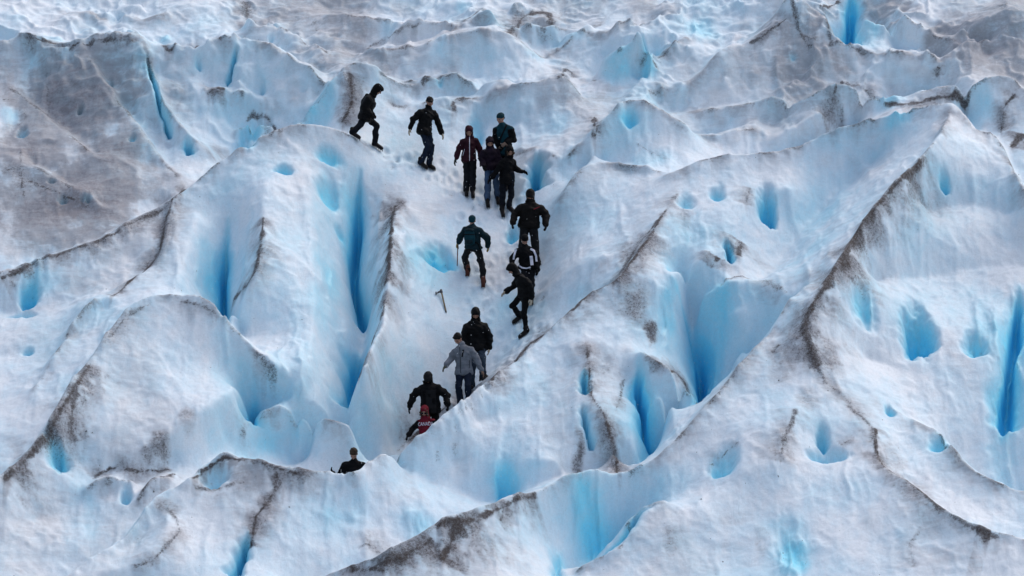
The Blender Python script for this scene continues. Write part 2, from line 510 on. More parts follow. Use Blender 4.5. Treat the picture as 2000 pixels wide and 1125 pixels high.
def cup(x, y, rx, ry, depth, blue=.8, tilt=0.0, power=1.0):
    """a melt hole: steep on its downhill lip, running out gently uphill, ragged in outline"""
    q = ground(x, y)
    ru, rv = rx / PXM, ry / PXM / .62
    W = window(q[None], max(ru, rv) * 2.4 + .3)
    ws = min(1.0, .35 + ru)
    u = UU[W] - q[0] + 1.3 * ws * WARP_U[W] + .06 * ws * ROUGH_U[W]
    v = VV[W] - q[1] + 1.3 * ws * WARP_V[W] - .06 * ws * ROUGH_U[W]
    c, s = math.cos(tilt), math.sin(tilt)
    a, b = (u * c + v * s) / ru, (-u * s + v * c) / rv
    r = np.hypot(a * (1 + .35 * np.clip(b, -.5, 1)), np.where(b > 0, b * .72, b * 1.05)) + .25 * PATCH[W]
    lean_ = np.clip(.75 - .55 * b, .1, 1.25)
    f = (1 - sm((r - .1) / .95)) * lean_
    H[W] -= 1.15 * depth * f
    add_blue(W, min(1.25 * blue, 1) * (1 - sm((r - .25) / .85)) * np.clip(lean_ + .15, 0, 1.1))


def stain(x, y, rx, ry, s, tilt=0.0):
    q = ground(x, y)
    ru, rv = rx / PXM, ry / PXM / .62
    W = window(q[None], max(ru, rv) * 2)
    u = UU[W] - q[0] + 2.2 * WARP_U[W]
    v = VV[W] - q[1] + 2.2 * WARP_V[W]
    c, n = math.cos(tilt), math.sin(tilt)
    r = np.hypot((u * c + v * n) / ru, (-u * n + v * c) / rv)
    g = s * (1 - sm((r - .05 + .5 * PATCH[W]) / 1.05)) * np.clip(1 + .5 * PATCH[W], 0, 1.3)
    FILM[W] = np.maximum(FILM[W], g)
    if ru < .65:
        DIRT[W] = np.maximum(DIRT[W], .8 * g)


def tint(x, y, rx, ry, s, tilt=0.0):
    q = ground(x, y)
    ru, rv = rx / PXM, ry / PXM / .62
    W = window(q[None], max(ru, rv) * 2)
    u = UU[W] - q[0] + 2.0 * WARP_U[W]
    v = VV[W] - q[1] + 2.0 * WARP_V[W]
    c, n = math.cos(tilt), math.sin(tilt)
    r = np.hypot((u * c + v * n) / ru, (-u * n + v * c) / rv)
    add_blue(W, s * (1 - sm((r - .15) / .95)))


def dirtline(pts, width, s, near=1.0):
    """a ragged dirt seam with a thin fringe washed out on both sides"""
    Q = np.array([ground(x, y) for x, y in pts])
    Q = dens(Q, .2)
    W, d, t, sd = linedist(Q, width * 8 + .6, .35)
    wv = width * np.clip(.55 + 1.5 * vnoise(t * len(pts) * 1.7, t * 0, pts[0][0] * .1), .3, 2)
    fz = min(1.0, width / .09)
    e = d + fz * (.06 * ROUGH_U[W] + .03 * PATCH[W])
    ends = sm(t / .08 + .2) * sm((1 - t) / .08 + .2)
    core = s * np.exp(-np.clip(e / wv, 0, 9) ** 2)
    fringe = .68 * s * np.exp(-d / (width * 3.6 + .05)) * np.clip(.75 + 1.3 * PATCH[W], 0, 1)
    DIRT[W] = np.maximum(DIRT[W], np.maximum(core, .9 * fringe) * ends)
    FILM[W] = np.maximum(FILM[W], .75 * s * np.exp(-d / (width * 4 + .18)) * ends * np.clip(.85 + 1.2 * PATCH[W], 0, 1.2))
# rolling unevenness of the melting surface
calm = np.ones_like(H)
for pts in ([(740, 290), (830, 325), (930, 375), (985, 410)], [(990, 470), (960, 560), (965, 640), (905, 720), (840, 800)]):
    Q = dens(np.array([ground(x, y) for x, y in pts]), .3)
    W, d, t, sd = linedist(Q, 3.0, 0)
    calm[W] = np.minimum(calm[W], .25 + .75 * sm((d - .5) / 1.6))
gv, gu = np.gradient(H, G)[1], np.gradient(H, G)[0]
steep = blur(np.clip(np.hypot(gu, gv) / 1.2, 0, 1).astype(np.float32), 6)


def ridged(x, y, seed, octv=3, gain=.5):
    """knife edged melt relief: sharp above, scooped between"""
    s, a, w_ = 0, 1.0, 1.0
    for o in range(octv):
        n = 1 - np.abs(2.6 * vnoise(x * 2.1 ** o, y * 2.1 ** o, seed + 5.3 * o))
        n = np.clip(n, 0, 1) ** 1.5
        s = s + a * w_ * n
        w_ = np.clip(.35 + n, 0, 1)
        a *= gain
    return s - .8


upper = sm((VV - 5.0) / 4.0)                       # the broken ice field higher up
w1, w2 = 4.0 * WARP_U, 4.0 * WARP_V
H += calm * .22 * fbm(UU * .55, VV * .45, 1, 2)
leftw = sm((-UU - 2.0) / 3.0)                     # on the left the grain runs the other way
gr_a = ridged((UU - .95 * VV) * .34 + w1, (UU + VV) * .16 + w2, 41, 3, .45)
gr_b = ridged((UU + .75 * VV) * .34 + w1, (UU - VV) * .16 + w2, 43, 3, .45)
grain = gr_a * (1 - leftw) + gr_b * leftw
H += calm * (.045 + .20 * upper) * grain
H += calm * (.022 + .02 * upper) * ridged(UU * 1.3 - .9 * VV + w1, VV * .6 + .35 * UU + w2, 47, 3, .5)
WALL_ID = {id(RIDGES[k][0]) for k in WALLS}
# fins: the crests stand up as blades
for q, (pts, drop, dirt, jag) in zip(CRESTS, RIDGES):
    if drop is None:
        continue
    dr = np.interp(np.linspace(0, 1, len(q)), np.linspace(0, 1, len(drop)), drop)
    qq = q[::8]
    W, d, t, sd = linedist(qq, .8, .25)
    hi_ = np.clip((np.array([p[1] for p in pts]).mean() - 60) / 200, .3, 1)     # softer crests far up
    amp = hi_ * FIN[id(pts)] * (.07 if id(pts) in WALL_ID and pts[0][0] == 765 else .17) * np.interp(t, np.linspace(0, 1, len(drop)), np.clip(np.array(drop) * 2, 0, 1)) * (1 + .7 * vnoise(t * len(pts) * 1.3, t * 0, len(pts)))
    H[W] += (amp * np.exp(-d / .26)).astype(np.float32)
# melt flutes that run down the steep faces, and fine weathering
flute = ridged(UU * 1.7 + 3 * WARP_U, VV * .38, 71, 3, .55)
H += calm * .10 * steep * flute
H += (.4 + .6 * calm) * (.008 * ridged(RU * 3.6 + w1, RV * 2.6 + w2, 9, 3, .6) + .005 * fbm(RU * 9 + w1, RV * 8, 12, 2))

# crevasses
slot([(702, 330), (698, 420), (694, 480), (690, 540), (704, 600), (712, 650)], .30, 1.0)
slot([(700, 690), (688, 740), (680, 800)], .38, .9)
slot([(446, 430), (440, 500), (436, 560), (433, 612)], .22, .9)
slot([(1318, 545), (1335, 600), (1352, 660), (1370, 720), (1384, 772)], .36, .95, lean=-.2, soft=1.5)
slot([(1246, 705), (1252, 760), (1260, 830), (1270, 888)], .24, 1.0)
slot([(1140, 722), (1143, 770)], .15, .6)
slot([(1135, 790), (1150, 850), (1160, 880)], .12, .4, .6)
slot([(1992, 560), (1985, 640), (1972, 720), (1965, 800), (1962, 855)], .42, 1.0, soft=1.3)
slot([(1664, -20), (1662, 40), (1655, 90)], .36, 1.1)
slot([(1050, 295), (1048, 330), (1052, 372)], .28, 1.2)
slot([(486, 1040), (470, 1085), (450, 1125)], .2, .8)
slot([(284, 100), (296, 150), (312, 205), (340, 265)], .085, .6)
slot([(364, 268), (373, 302)], .16, .6)
slot([(462, 85), (452, 130), (444, 166)], .085, .8)
slot([(1418, 465), (1428, 515)], .12, .6)
slot([(470, 255), (488, 292)], .3, .7)
slot([(1255, 70), (1268, 105)], .12, .6)
slot([(495, 765), (498, 800), (488, 825)], .25, .8)
slot([(1285, 982), (1240, 1006), (1216, 1050), (1180, 1082), (1130, 1108)], .2, .3, .6, 1.3)
slot([(1090, 1085), (1088, 1130)], .2, .3, .6)
# melt holes
cup(1498, 398, 26, 36, .75, .85)
cup(1795, 640, 40, 52, .9, .85)
cup(1905, 668, 28, 26, .5, .6)
cup(1842, 350, 13, 13, .3, .6)
cup(1690, 590, 30, 40, .25, .45)
cup(1835, 860, 24, 22, .3, .5)
cup(1738, 800, 10, 14, .2, .6)
cup(990, 945, 24, 26, .45, .7)
cup(110, 880, 26, 30, .5, .65, .5)
cup(245, 965, 12, 18, .25, .5)
cup(855, 500, 38, 26, .5, .55)
cup(1002, 455, 16, 22, .4, .7)
cup(420, 925, 30, 18, .3, .25)
cup(640, 375, 28, 32, .3, .4)
cup(665, 460, 12, 10, .2, .5)
cup(555, 330, 24, 12, .3, .65)
cup(640, 300, 34, 12, .25, .5)
cup(60, 570, 24, 24, .6, .9)
cup(40, 615, 40, 9, .2, .5)
cup(55, 685, 12, 9, .25, .6)
cup(45, 258, 12, 12, .2, .6)
cup(160, 212, 8, 8, .12, .4)
cup(100, 350, 9, 6, .1, .4)
cup(170, 385, 14, 8, .12, .5)
cup(120, 390, 12, 7, .12, .5)
cup(260, 270, 9, 9, .12, .5)
cup(212, 160, 14, 10, .15, .3)
cup(1230, 225, 24, 16, .25, .45)
cup(1545, 107, 12, 7, .12, .4)
cup(1608, 855, 14, 18, .3, .55)
cup(1620, 890, 44, 14, .3, .5)
cup(1415, 900, 30, 30, .25, .45, -.5)
cup(1340, 390, 20, 18, .2, .35)
cup(1310, 525, 10, 12, .2, .5)
cup(1240, 780, 18, 20, .2, .35)
cup(1400, 375, 20, 18, .2, .45)
cup(860, 155, 8, 12, .2, .5)
cup(930, 250, 18, 30, .25, .45)
cup(530, 75, 6, 8, .1, .4)
cup(387, 122, 8, 8, .12, .5)
cup(514, 175, 5, 8, .1, .4)

# thin light blue veils of cleaner ice
for a in [(420, 560, 46, 60, .5), (560, 700, 60, 120, .22), (450, 700, 50, 70, .3), (730, 640, 26, 120, .35), (680, 420, 30, 70, .3), (640, 560, 36, 120, .25),
          (600, 230, 50, 40, .45), (1205, 125, 40, 34, .45), (1270, 130, 30, 26, .4), (1395, 660, 50, 80, .42), (1300, 620, 30, 60, .3),
          (1220, 990, 60, 40, .2), (1165, 1052, 62, 44, .6), (1090, 1110, 22, 30, .3), (1540, 1060, 60, 70, .35), (1546, 1092, 34, 50, .42), (1930, 640, 50, 120, .3), (1960, 900, 50, 60, .35),
          (1600, 400, 100, 90, .12), (1800, 560, 120, 120, .1), (1260, 860, 50, 90, .4), (1000, 800, 90, 60, .12), (810, 1030, 60, 40, .25), (660, 1000, 70, 60, .15),
          (1000, 620, 60, 80, .12), (830, 520, 60, 60, .2), (840, 620, 40, 60, .12), (350, 700, 60, 60, .15), (100, 760, 70, 60, .18), (70, 560, 60, 40, .3),
          (1740, 190, 40, 30, .35), (1760, 225, 50, 18, .45), (1900, 220, 60, 40, .3), (1560, 30, 60, 40, .12), (1370, 60, 50, 40, .25), (1700, 60, 40, 60, .35),
          (1230, 260, 90, 30, .12), (1280, 310, 80, 30, .25), (1090, 230, 40, 40, .2), (940, 120, 80, 20, .15), (1100, 80, 60, 22, .25), (860, 90, 30, 30, .18),
          (320, 75, 20, 14, .35), (640, 170, 20, 60, .3), (500, 250, 40, 30, .4), (440, 200, 60, 60, .12), (60, 160, 50, 70, .12), (20, 230, 26, 40, .3),
          (150, 930, 90, 60, .15), (160, 1020, 60, 60, .15), (420, 1070, 60, 60, .12), (1640, 950, 90, 70, .15), (1850, 780, 90, 70, .12), (1300, 960, 70, 40, .2),
          (900, 470, 60, 60, .1), (1150, 420, 60, 60, .12), (1110, 330, 30, 40, .2), (1000, 900, 70, 50, .2), (600, 840, 50, 20, .25), (530, 880, 60, 20, .22),
          (760, 60, 30, 24, .2), (910, 15, 30, 20, .3), (1050, 110, 60, 16, .2), (1430, 580, 60, 30, .15), (1350, 460, 60, 40, .15)]:
    tint(*a)

# dirt bands along crests, cracks and old layers
D = dirtline
D([(1815, 300), (1780, 332), (1740, 372), (1690, 430), (1650, 490), (1610, 560), (1580, 610), (1570, 650), (1582, 680), (1612, 748)], .13, .85)
D([(1680, 440), (1660, 480), (1640, 530)], .2, .9)
D([(1572, 640), (1585, 690), (1600, 720)], .22, .8)
D([(765, 884), (820, 842), (870, 797), (920, 764), (960, 742), (1010, 703), (1060, 655), (1110, 610), (1150, 575), (1185, 557), (1212, 541), (1232, 512), (1262, 472), (1292, 422), (1310, 395)], .07, .9)
D([(1205, 545), (1240, 490), (1290, 425)], .16, .7)
D([(800, 393), (772, 404), (764, 450), (758, 520), (751, 570)], .09, 1.0)
D([(751, 570), (746, 620), (730, 662), (712, 712), (702, 752)], .06, .8)
D([(850, 1033), (870, 1022), (895, 1018), (880, 1060), (860, 1100)], .22, 1.0)
D([(735, 1110), (790, 1085), (850, 1050)], .16, .9)
D([(870, 1030), (930, 1012), (985, 990), (1050, 960)], .09, .85)
D([(985, 990), (980, 1020)], .05, .6)
D([(625, 1128), (690, 1114), (760, 1118)], .12, .9)
D([(690, 1070), (740, 1078), (780, 1085)], .12, .5)
D([(0, 950), (60, 886), (110, 818), (150, 748), (180, 705)], .16, .85)
D([(150, 748), (140, 800), (140, 840), (150, 870)], .14, .75)
D([(200, 675), (250, 617), (300, 590)], .09, .45)
D([(350, 588), (400, 600), (432, 622)], .06, .5)
D([(372, 950), (382, 930), (402, 912), (437, 893), (480, 898), (540, 913), (600, 917), (650, 915)], .06, .9)
D([(540, 915), (538, 945), (520, 985), (500, 1010), (495, 1050), (490, 1075)], .045, .95)
D([(310, 985), (335, 1000), (350, 1040), (300, 1095), (250, 1105)], .07, .5)
D([(375, 950), (420, 955), (470, 945), (500, 925)], .1, .5)
D([(175, 935), (215, 915), (260, 920), (300, 920), (340, 918)], .05, .75)
D([(275, 965), (295, 935), (320, 930), (345, 925)], .045, .7)
D([(0, 538), (60, 516), (130, 492), (200, 467), (270, 432), (330, 398)], .10, .7)
D([(0, 545), (30, 530), (60, 515)], .14, .8)
D([(395, 346), (360, 372), (332, 405), (322, 440), (312, 492), (290, 522), (250, 552), (212, 582)], .05, .95)
D([(515, 420), (512, 460), (508, 490), (500, 520), (490, 545), (452, 590)], .06, .75)
D([(510, 480), (505, 500)], .10, .7)
D([(35, 65), (60, 70), (110, 85), (130, 95)], .08, .7)
D([(130, 95), (150, 85), (190, 77), (250, 70), (262, 90)], .07, .7)
D([(310, 85), (340, 92), (385, 90), (430, 74), (460, 68)], .07, .7)
D([(405, 185), (412, 176), (440, 172)], .08, .8)
D([(470, 240), (505, 228), (535, 248), (548, 272)], .10, .6)
D([(682, 137), (684, 160), (688, 190), (680, 220), (666, 245)], .07, .9)
D([(740, 140), (760, 152), (785, 172)], .06, .5)
D([(0, 335), (40, 330), (42, 370)], .08, .6)
D([(40, 290), (42, 330), (46, 390)], .06, .45)
D([(50, 350), (110, 375), (180, 405)], .05, .7)
D([(85, 100), (90, 140), (95, 190), (85, 250)], .05, .4)
D([(0, 195), (30, 195), (50, 230), (30, 250)], .05, .5)
D([(930, 190), (890, 196), (885, 220)], .10, .6)
D([(820, 165), (860, 152), (880, 143)], .06, .6)
D([(1090, 160), (1105, 135), (1125, 155)], .08, .6)
D([(990, 70), (1020, 35), (1070, 25), (1080, 50)], .14, .7)
D([(830, 95), (900, 48), (960, 18)], .12, .5)
D([(720, 110), (722, 90), (830, 45)], .06, .5)
D([(480, 0), (485, 40)], .16, .55)
D([(610, 40), (620, 60)], .2, .4)
D([(1460, 85), (1490, 70), (1525, 45), (1540, 30)], .06, .7)
D([(1525, 10), (1560, 60), (1590, 95)], .06, .6)
D([(1600, 20), (1620, 60), (1630, 90)], .06, .6)
D([(1600, 15), (1640, 0)], .06, .7)
D([(1645, 155), (1630, 190), (1600, 225)], .06, .75)
D([(1645, 160), (1700, 180), (1725, 195)], .09, .5)
D([(1725, 195), (1760, 205), (1800, 200), (1850, 188), (1900, 170)], .09, .8)
D([(1985, 180), (1960, 210), (1955, 260)], .06, .8)
D([(1975, 290), (2000, 260)], .2, .8)
D([(1830, 130), (1832, 155)], .1, .6)
D([(1650, 200), (1645, 230), (1625, 255)], .05, .6)
D([(1160, 225), (1165, 255), (1150, 265)], .08, .7)
D([(1140, 330), (1120, 350), (1095, 385)], .14, .35)
D([(1220, 270), (1260, 290), (1310, 315)], .07, .35)
D([(1310, 235), (1340, 260)], .05, .35)
D([(1145, 660), (1150, 720), (1155, 770), (1185, 820), (1200, 880), (1212, 925)], .05, .75)
D([(1182, 815), (1192, 850), (1200, 885), (1212, 922)], .05, .95)
D([(1255, 685), (1290, 710), (1335, 742), (1375, 782)], .06, .9)
D([(1210, 760), (1220, 740), (1205, 800)], .05, .5)
D([(1555, 795), (1545, 825), (1535, 850), (1522, 905)], .10, .55)
D([(1615, 748), (1665, 790), (1705, 835)], .05, .5)
D([(1710, 835), (1712, 880), (1730, 915)], .045, .95)
D([(1730, 915), (1760, 930), (1800, 958), (1850, 1002)], .10, .75)
D([(1850, 1002), (1900, 1032), (1960, 1048)], .12, .6)
D([(1905, 1035), (1935, 1045)], .18, .85)
D([(1800, 1025), (1780, 1060), (1785, 1110)], .12, .35)
D([(1835, 845), (1855, 870), (1885, 915)], .035, .6)
D([(1400, 500), (1390, 525)], .08, .8)
D([(1450, 470), (1440, 500)], .1, .75)
D([(1400, 560), (1440, 540), (1470, 545), (1540, 575)], .10, .45)
D([(1385, 910), (1420, 880), (1445, 860)], .022, .6)
D([(1465, 365), (1455, 400)], .05, .5)
D([(1510, 690), (1525, 670)], .05, .6)
D([(1640, 870), (1670, 855)], .022, .5)
for a in [(315, 872, 36, 20, .6, -.5), (290, 890, 26, 20, .5), (140, 830, 40, 90, .45), (360, 810, 24, 30, .4), (60, 900, 70, 60, .35), (240, 860, 80, 40, .25),
          (480, 930, 60, 40, .55), (600, 940, 80, 30, .4), (330, 990, 30, 20, .5), (120, 1000, 150, 110, .3), (260, 1060, 60, 70, .28),
          (140, 200, 230, 140, .85), (140, 390, 240, 130, .92), (60, 300, 140, 110, .75), (220, 300, 130, 90, .8), (60, 480, 120, 40, .4), (300, 360, 90, 80, .38), (230, 120, 120, 60, .4), (430, 300, 60, 30, .4),
          (450, 180, 60, 40, .3), (340, 130, 60, 40, .28), (560, 60, 90, 60, .28), (660, 110, 60, 40, .25), (150, 40, 160, 40, .22), (340, 30, 90, 40, .25), (200, 480, 110, 50, .35),
          (160, 560, 140, 60, .28), (240, 450, 80, 40, .4), (1060, 50, 60, 34, .6), (900, 60, 60, 40, .4), (790, 20, 60, 30, .35), (1010, 30, 30, 30, .4),
          (1230, 590, 50, 50, .5), (1270, 645, 26, 24, .75), (1190, 590, 50, 30, .3), (1180, 720, 36, 70, .32), (1130, 880, 22, 50, .6), (900, 880, 70, 60, .22), (1000, 720, 60, 40, .22),
          (1060, 110, 30, 14, .5), (1170, 50, 24, 14, .45), (1350, 130, 60, 40, .25), (1420, 140, 80, 30, .3), (1600, 120, 90, 24, .25), (1540, 60, 60, 40, .3), (1450, 50, 60, 40, .25),
          (1820, 190, 90, 30, .35), (1690, 190, 60, 40, .3), (1900, 60, 70, 40, .4), (1870, 30, 60, 40, .35), (1960, 10, 40, 20, .5), (1300, 200, 80, 30, .25),
          (1110, 160, 40, 40, .25), (990, 200, 60, 20, .15), (1180, 320, 60, 30, .25), (1330, 420, 40, 60, .3), (1260, 440, 40, 60, .22), (1420, 555, 60, 30, .32),
          (1740, 900, 40, 40, .35), (1830, 1010, 80, 40, .35), (1490, 1060, 40, 40, .3), (1430, 1010, 90, 20, .22), (1310, 1050, 50, 40, .35), (1700, 1010, 60, 60, .18), (1840, 1090, 60, 30, .25),
          (1540, 870, 24, 50, .4), (1580, 780, 40, 30, .35), (700, 180, 30, 50, .25), (740, 200, 40, 40, .22), (520, 250, 24, 30, .4), (1580, 560, 40, 40, .3),
          (800, 700, 50, 90, .2), (760, 830, 60, 40, .2), (620, 860, 80, 30, .18), (1180, 240, 40, 50, .25), (1120, 190, 50, 30, .22), (960, 810, 80, 60, .15)]:
    stain(*a)
# dirt left on the crest lines themselves
for q, (pts, drop, dirt, jag) in zip(CRESTS, RIDGES):
    if drop is None:
        continue
    st, wd = dirt if dirt else (.5, .08)
    W, d, t, sd = linedist(dens(q[::12], .3) if len(q) > 40 else q, wd * 4 + .5, .3)
    FILM[W] = np.maximum(FILM[W], .9 * st * np.exp(-d / .35) * np.clip(.75 + 1.3 * PATCH[W], 0, 1.2))
    DIRT[W] = np.maximum(DIRT[W], st * np.exp(-((d + .05 * ROUGH_U[W]) / wd) ** 2) * np.clip(.55 + 1.6 * vnoise(t * len(pts) * 2.3, t * 0, len(pts) + pts[0][0]), 0, 1))

# clefts and holes have fluted, banded walls
H += .20 * np.clip(BLUE * 1.4, 0, 1) * ridged(UU * 2.4 + 4 * WARP_U, VV * .5 + .3 * UU, 81, 3, .55)
# steeper faces are tinted a little bluer, in uneven patches
gu, gv = np.gradient(H, G)
st2 = blur(np.clip((np.hypot(gu, gv) - .25) / 1.3, 0, 1).astype(np.float32), 3)
BLUE = 1 - (1 - BLUE) * (1 - .15 * st2 * np.clip(.8 + .9 * PATCH, 0, 1.3))
# rock flour lies thinly over much of the upper field
FILM = np.maximum(FILM, (.15 + .22 * upper) * np.clip(.6 + 2.0 * fbm(UU * .5 + w1, VV * .35 + w2, 101, 3), 0, 1.4))
# melt water drags the grime downhill in streaks
acc = DIRT[:, -1].copy()
lane = np.clip(.35 + 1.1 * vnoise(us * 5.0, us * 0, 91) + .8 * vnoise(us * 14.0, us * 0, 92), .03, 1)
for j in range(NV - 2, -1, -1):
    sh = .22 * math.sin(j * G * .7) * G
    acc = np.maximum(DIRT[:, j], acc * (1 - G / (.10 + .75 * np.roll(lane, int(j * .22)))))
    FILM[:, j] = np.maximum(FILM[:, j], .75 * acc)
    DIRT[:, j] = np.maximum(DIRT[:, j], .25 * acc)
# trodden line: boot dents and a little grime along the path
rp = np.random.default_rng(3)
TR = dens(np.array([ground(x, y) for x, y in [(735, 290), (800, 318), (850, 332), (915, 381), (960, 398), (988, 416), (1015, 470), (1030, 530), (1030, 588), (1026, 655), (990, 700), (945, 750), (905, 790), (845, 870)]]), .16)
TR = np.vstack([TR, dens(np.array([ground(x, y) for x, y in [(915, 381), (930, 450), (945, 558), (950, 640), (930, 720)]]), .2)])
for q in TR:
    for k in range(2):
        cu, cv = q[0] + rp.normal(0, .20), q[1] + rp.normal(0, .2)
        W = window(np.array([[cu, cv, 0]]), .3)
        r = np.hypot((UU[W] - cu) / .075, (VV[W] - cv) / .13)
        H[W] -= .03 * np.exp(-r ** 2) - .012 * np.exp(-(r - 1.5) ** 2 * 4)
        DIRT[W] = np.maximum(DIRT[W], rp.uniform(.1, .38) * np.exp(-(r * .8) ** 2))

# blow the maps soft by a hair so that no edge looks drawn
BLUE = blur(BLUE, 1)

# ---- outer ice: the same sheet runs on for 300 m in growing steps
ext = np.cumsum(.05 * 1.13 ** np.arange(55))
ua = np.r_[U0 - ext[::-1], us, U1 + ext]
va = np.r_[V0 - ext[::-1], vs, V1 + ext]
ne = len(ext)
A_, B_ = np.meshgrid(ua, va, indexing='ij')


def widen(M):
    return np.pad(M, ne, mode='edge')


du = np.maximum(np.maximum(U0 - A_, A_ - us[-1]), 0)
dv = np.maximum(np.maximum(V0 - B_, B_ - vs[-1]), 0)
dd = np.hypot(du, dv)
kk = np.exp(-dd / 2.5)
far = .3 + 1.3 * fbm(A_ * .16, B_ * .16, 3, 3) + .5 * (1 - np.abs(3 * vnoise(A_ * .3 + .2 * B_, B_ * .25, 8)))
HE = widen(H) * kk + (1 - kk) * far
near_drop = np.clip((V0 - 6 - B_), 0, None)          # the snout runs out in front of the view
HE = HE + .30 * np.minimum(near_drop, 120)
BE = widen(BLUE) * kk
DE = widen(DIRT) * kk
FE = widen(FILM) * kk + (1 - kk) * np.clip(.25 + .8 * fbm(A_ * .4, B_ * .4, 6, 3), 0, 1)

n0, n1 = HE.shape
co = np.empty((n0 * n1, 3), np.float32)
co[:, 0] = A_.ravel()
co[:, 1] = B_.ravel()
co[:, 2] = HE.ravel()
idx = np.arange(n0 * n1, dtype=np.int32).reshape(n0, n1)
quads = np.stack([idx[:-1, :-1], idx[1:, :-1], idx[1:, 1:], idx[:-1, 1:]], -1).reshape(-1, 4)
me = bpy.data.meshes.new('glacier_ice')
me.vertices.add(len(co))
me.vertices.foreach_set('co', co.ravel())
me.loops.add(quads.size)
me.loops.foreach_set('vertex_index', quads.ravel())
me.polygons.add(len(quads))
me.polygons.foreach_set('loop_start', np.arange(0, quads.size, 4, dtype=np.int32))
me.polygons.foreach_set('use_smooth', np.ones(len(quads), bool))
me.update(calc_edges=True)
for nm, arr in (('blue_ice', BE), ('grime', DE), ('rock_flour', FE)):
    at = me.attributes.new(nm, 'FLOAT', 'POINT')
    at.data.foreach_set('value', arr.astype(np.float32).ravel())
glacier = bpy.data.objects.new('glacier_ice', me)
COL.objects.link(glacier)
glacier.rotation_euler = (SLOPE, 0, 0)
glacier['kind'] = 'structure'
# ---------------------------------------------------------------- materials
class NT:
    def __init__(s, name):
        s.m = bpy.data.materials.new(name)
        s.m.use_nodes = True
        s.t = s.m.node_tree
        s.b = s.t.nodes['Principled BSDF']

    def n(s, typ, **kw):
        nd = s.t.nodes.new(typ)
        for k, v in kw.items():
            setattr(nd, k, v)
        return nd

    def l(s, a, b):
        s.t.links.new(a, b)

    def math(s, op, a, b=None, clamp=False):
        nd = s.n('ShaderNodeMath', operation=op, use_clamp=clamp)
        for i, v in enumerate((a, b)):
            if v is None:
                continue
            if isinstance(v, (int, float)):
                nd.inputs[i].default_value = v
            else:
                s.l(v, nd.inputs[i])
        return nd.outputs[0]

    def noise(s, vec, scale, detail=4, rough=.55, dist=0.0, stretch=None, rot=None):
        if stretch is not None:
            mp = s.n('ShaderNodeMapping')
            mp.inputs['Scale'].default_value = stretch
            if rot:
                mp.inputs['Rotation'].default_value = rot
            s.l(vec, mp.inputs['Vector'])
            vec = mp.outputs[0]
        nd = s.n('ShaderNodeTexNoise')
        nd.inputs['Scale'].default_value = scale
        nd.inputs['Detail'].default_value = detail
        nd.inputs['Roughness'].default_value = rough
        nd.inputs['Distortion'].default_value = dist
        s.l(vec, nd.inputs['Vector'])
        return nd.outputs['Fac']

    def ramp(s, fac, stops):
        nd = s.n('ShaderNodeValToRGB')
        cr = nd.color_ramp
        while len(cr.elements) < len(stops):
            cr.elements.new(.5)
        for e, (p, c) in zip(cr.elements, stops):
            e.position = p
            e.color = (c[0], c[1], c[2], 1) if not isinstance(c, (int, float)) else (c, c, c, 1)
        s.l(fac, nd.inputs[0])
        return nd.outputs[0]

    def mix(s, fac, a, b):
        nd = s.n('ShaderNodeMix', data_type='RGBA')
        for i, v in ((0, fac), (6, a), (7, b)):
            if isinstance(v, (int, float)):
                nd.inputs[i].default_value = v
            elif isinstance(v, tuple):
                nd.inputs[i].default_value = (*v, 1)
            else:
                s.l(v, nd.inputs[i])
        return nd.outputs[2]

    def bump(s, fac, strength, dist, prev=None):
        nd = s.n('ShaderNodeBump')
        nd.inputs['Strength'].default_value = strength
        nd.inputs['Distance'].default_value = dist
        s.l(fac, nd.inputs['Height'])
        if prev is not None:
            s.l(prev, nd.inputs['Normal'])
        return nd.outputs[0]


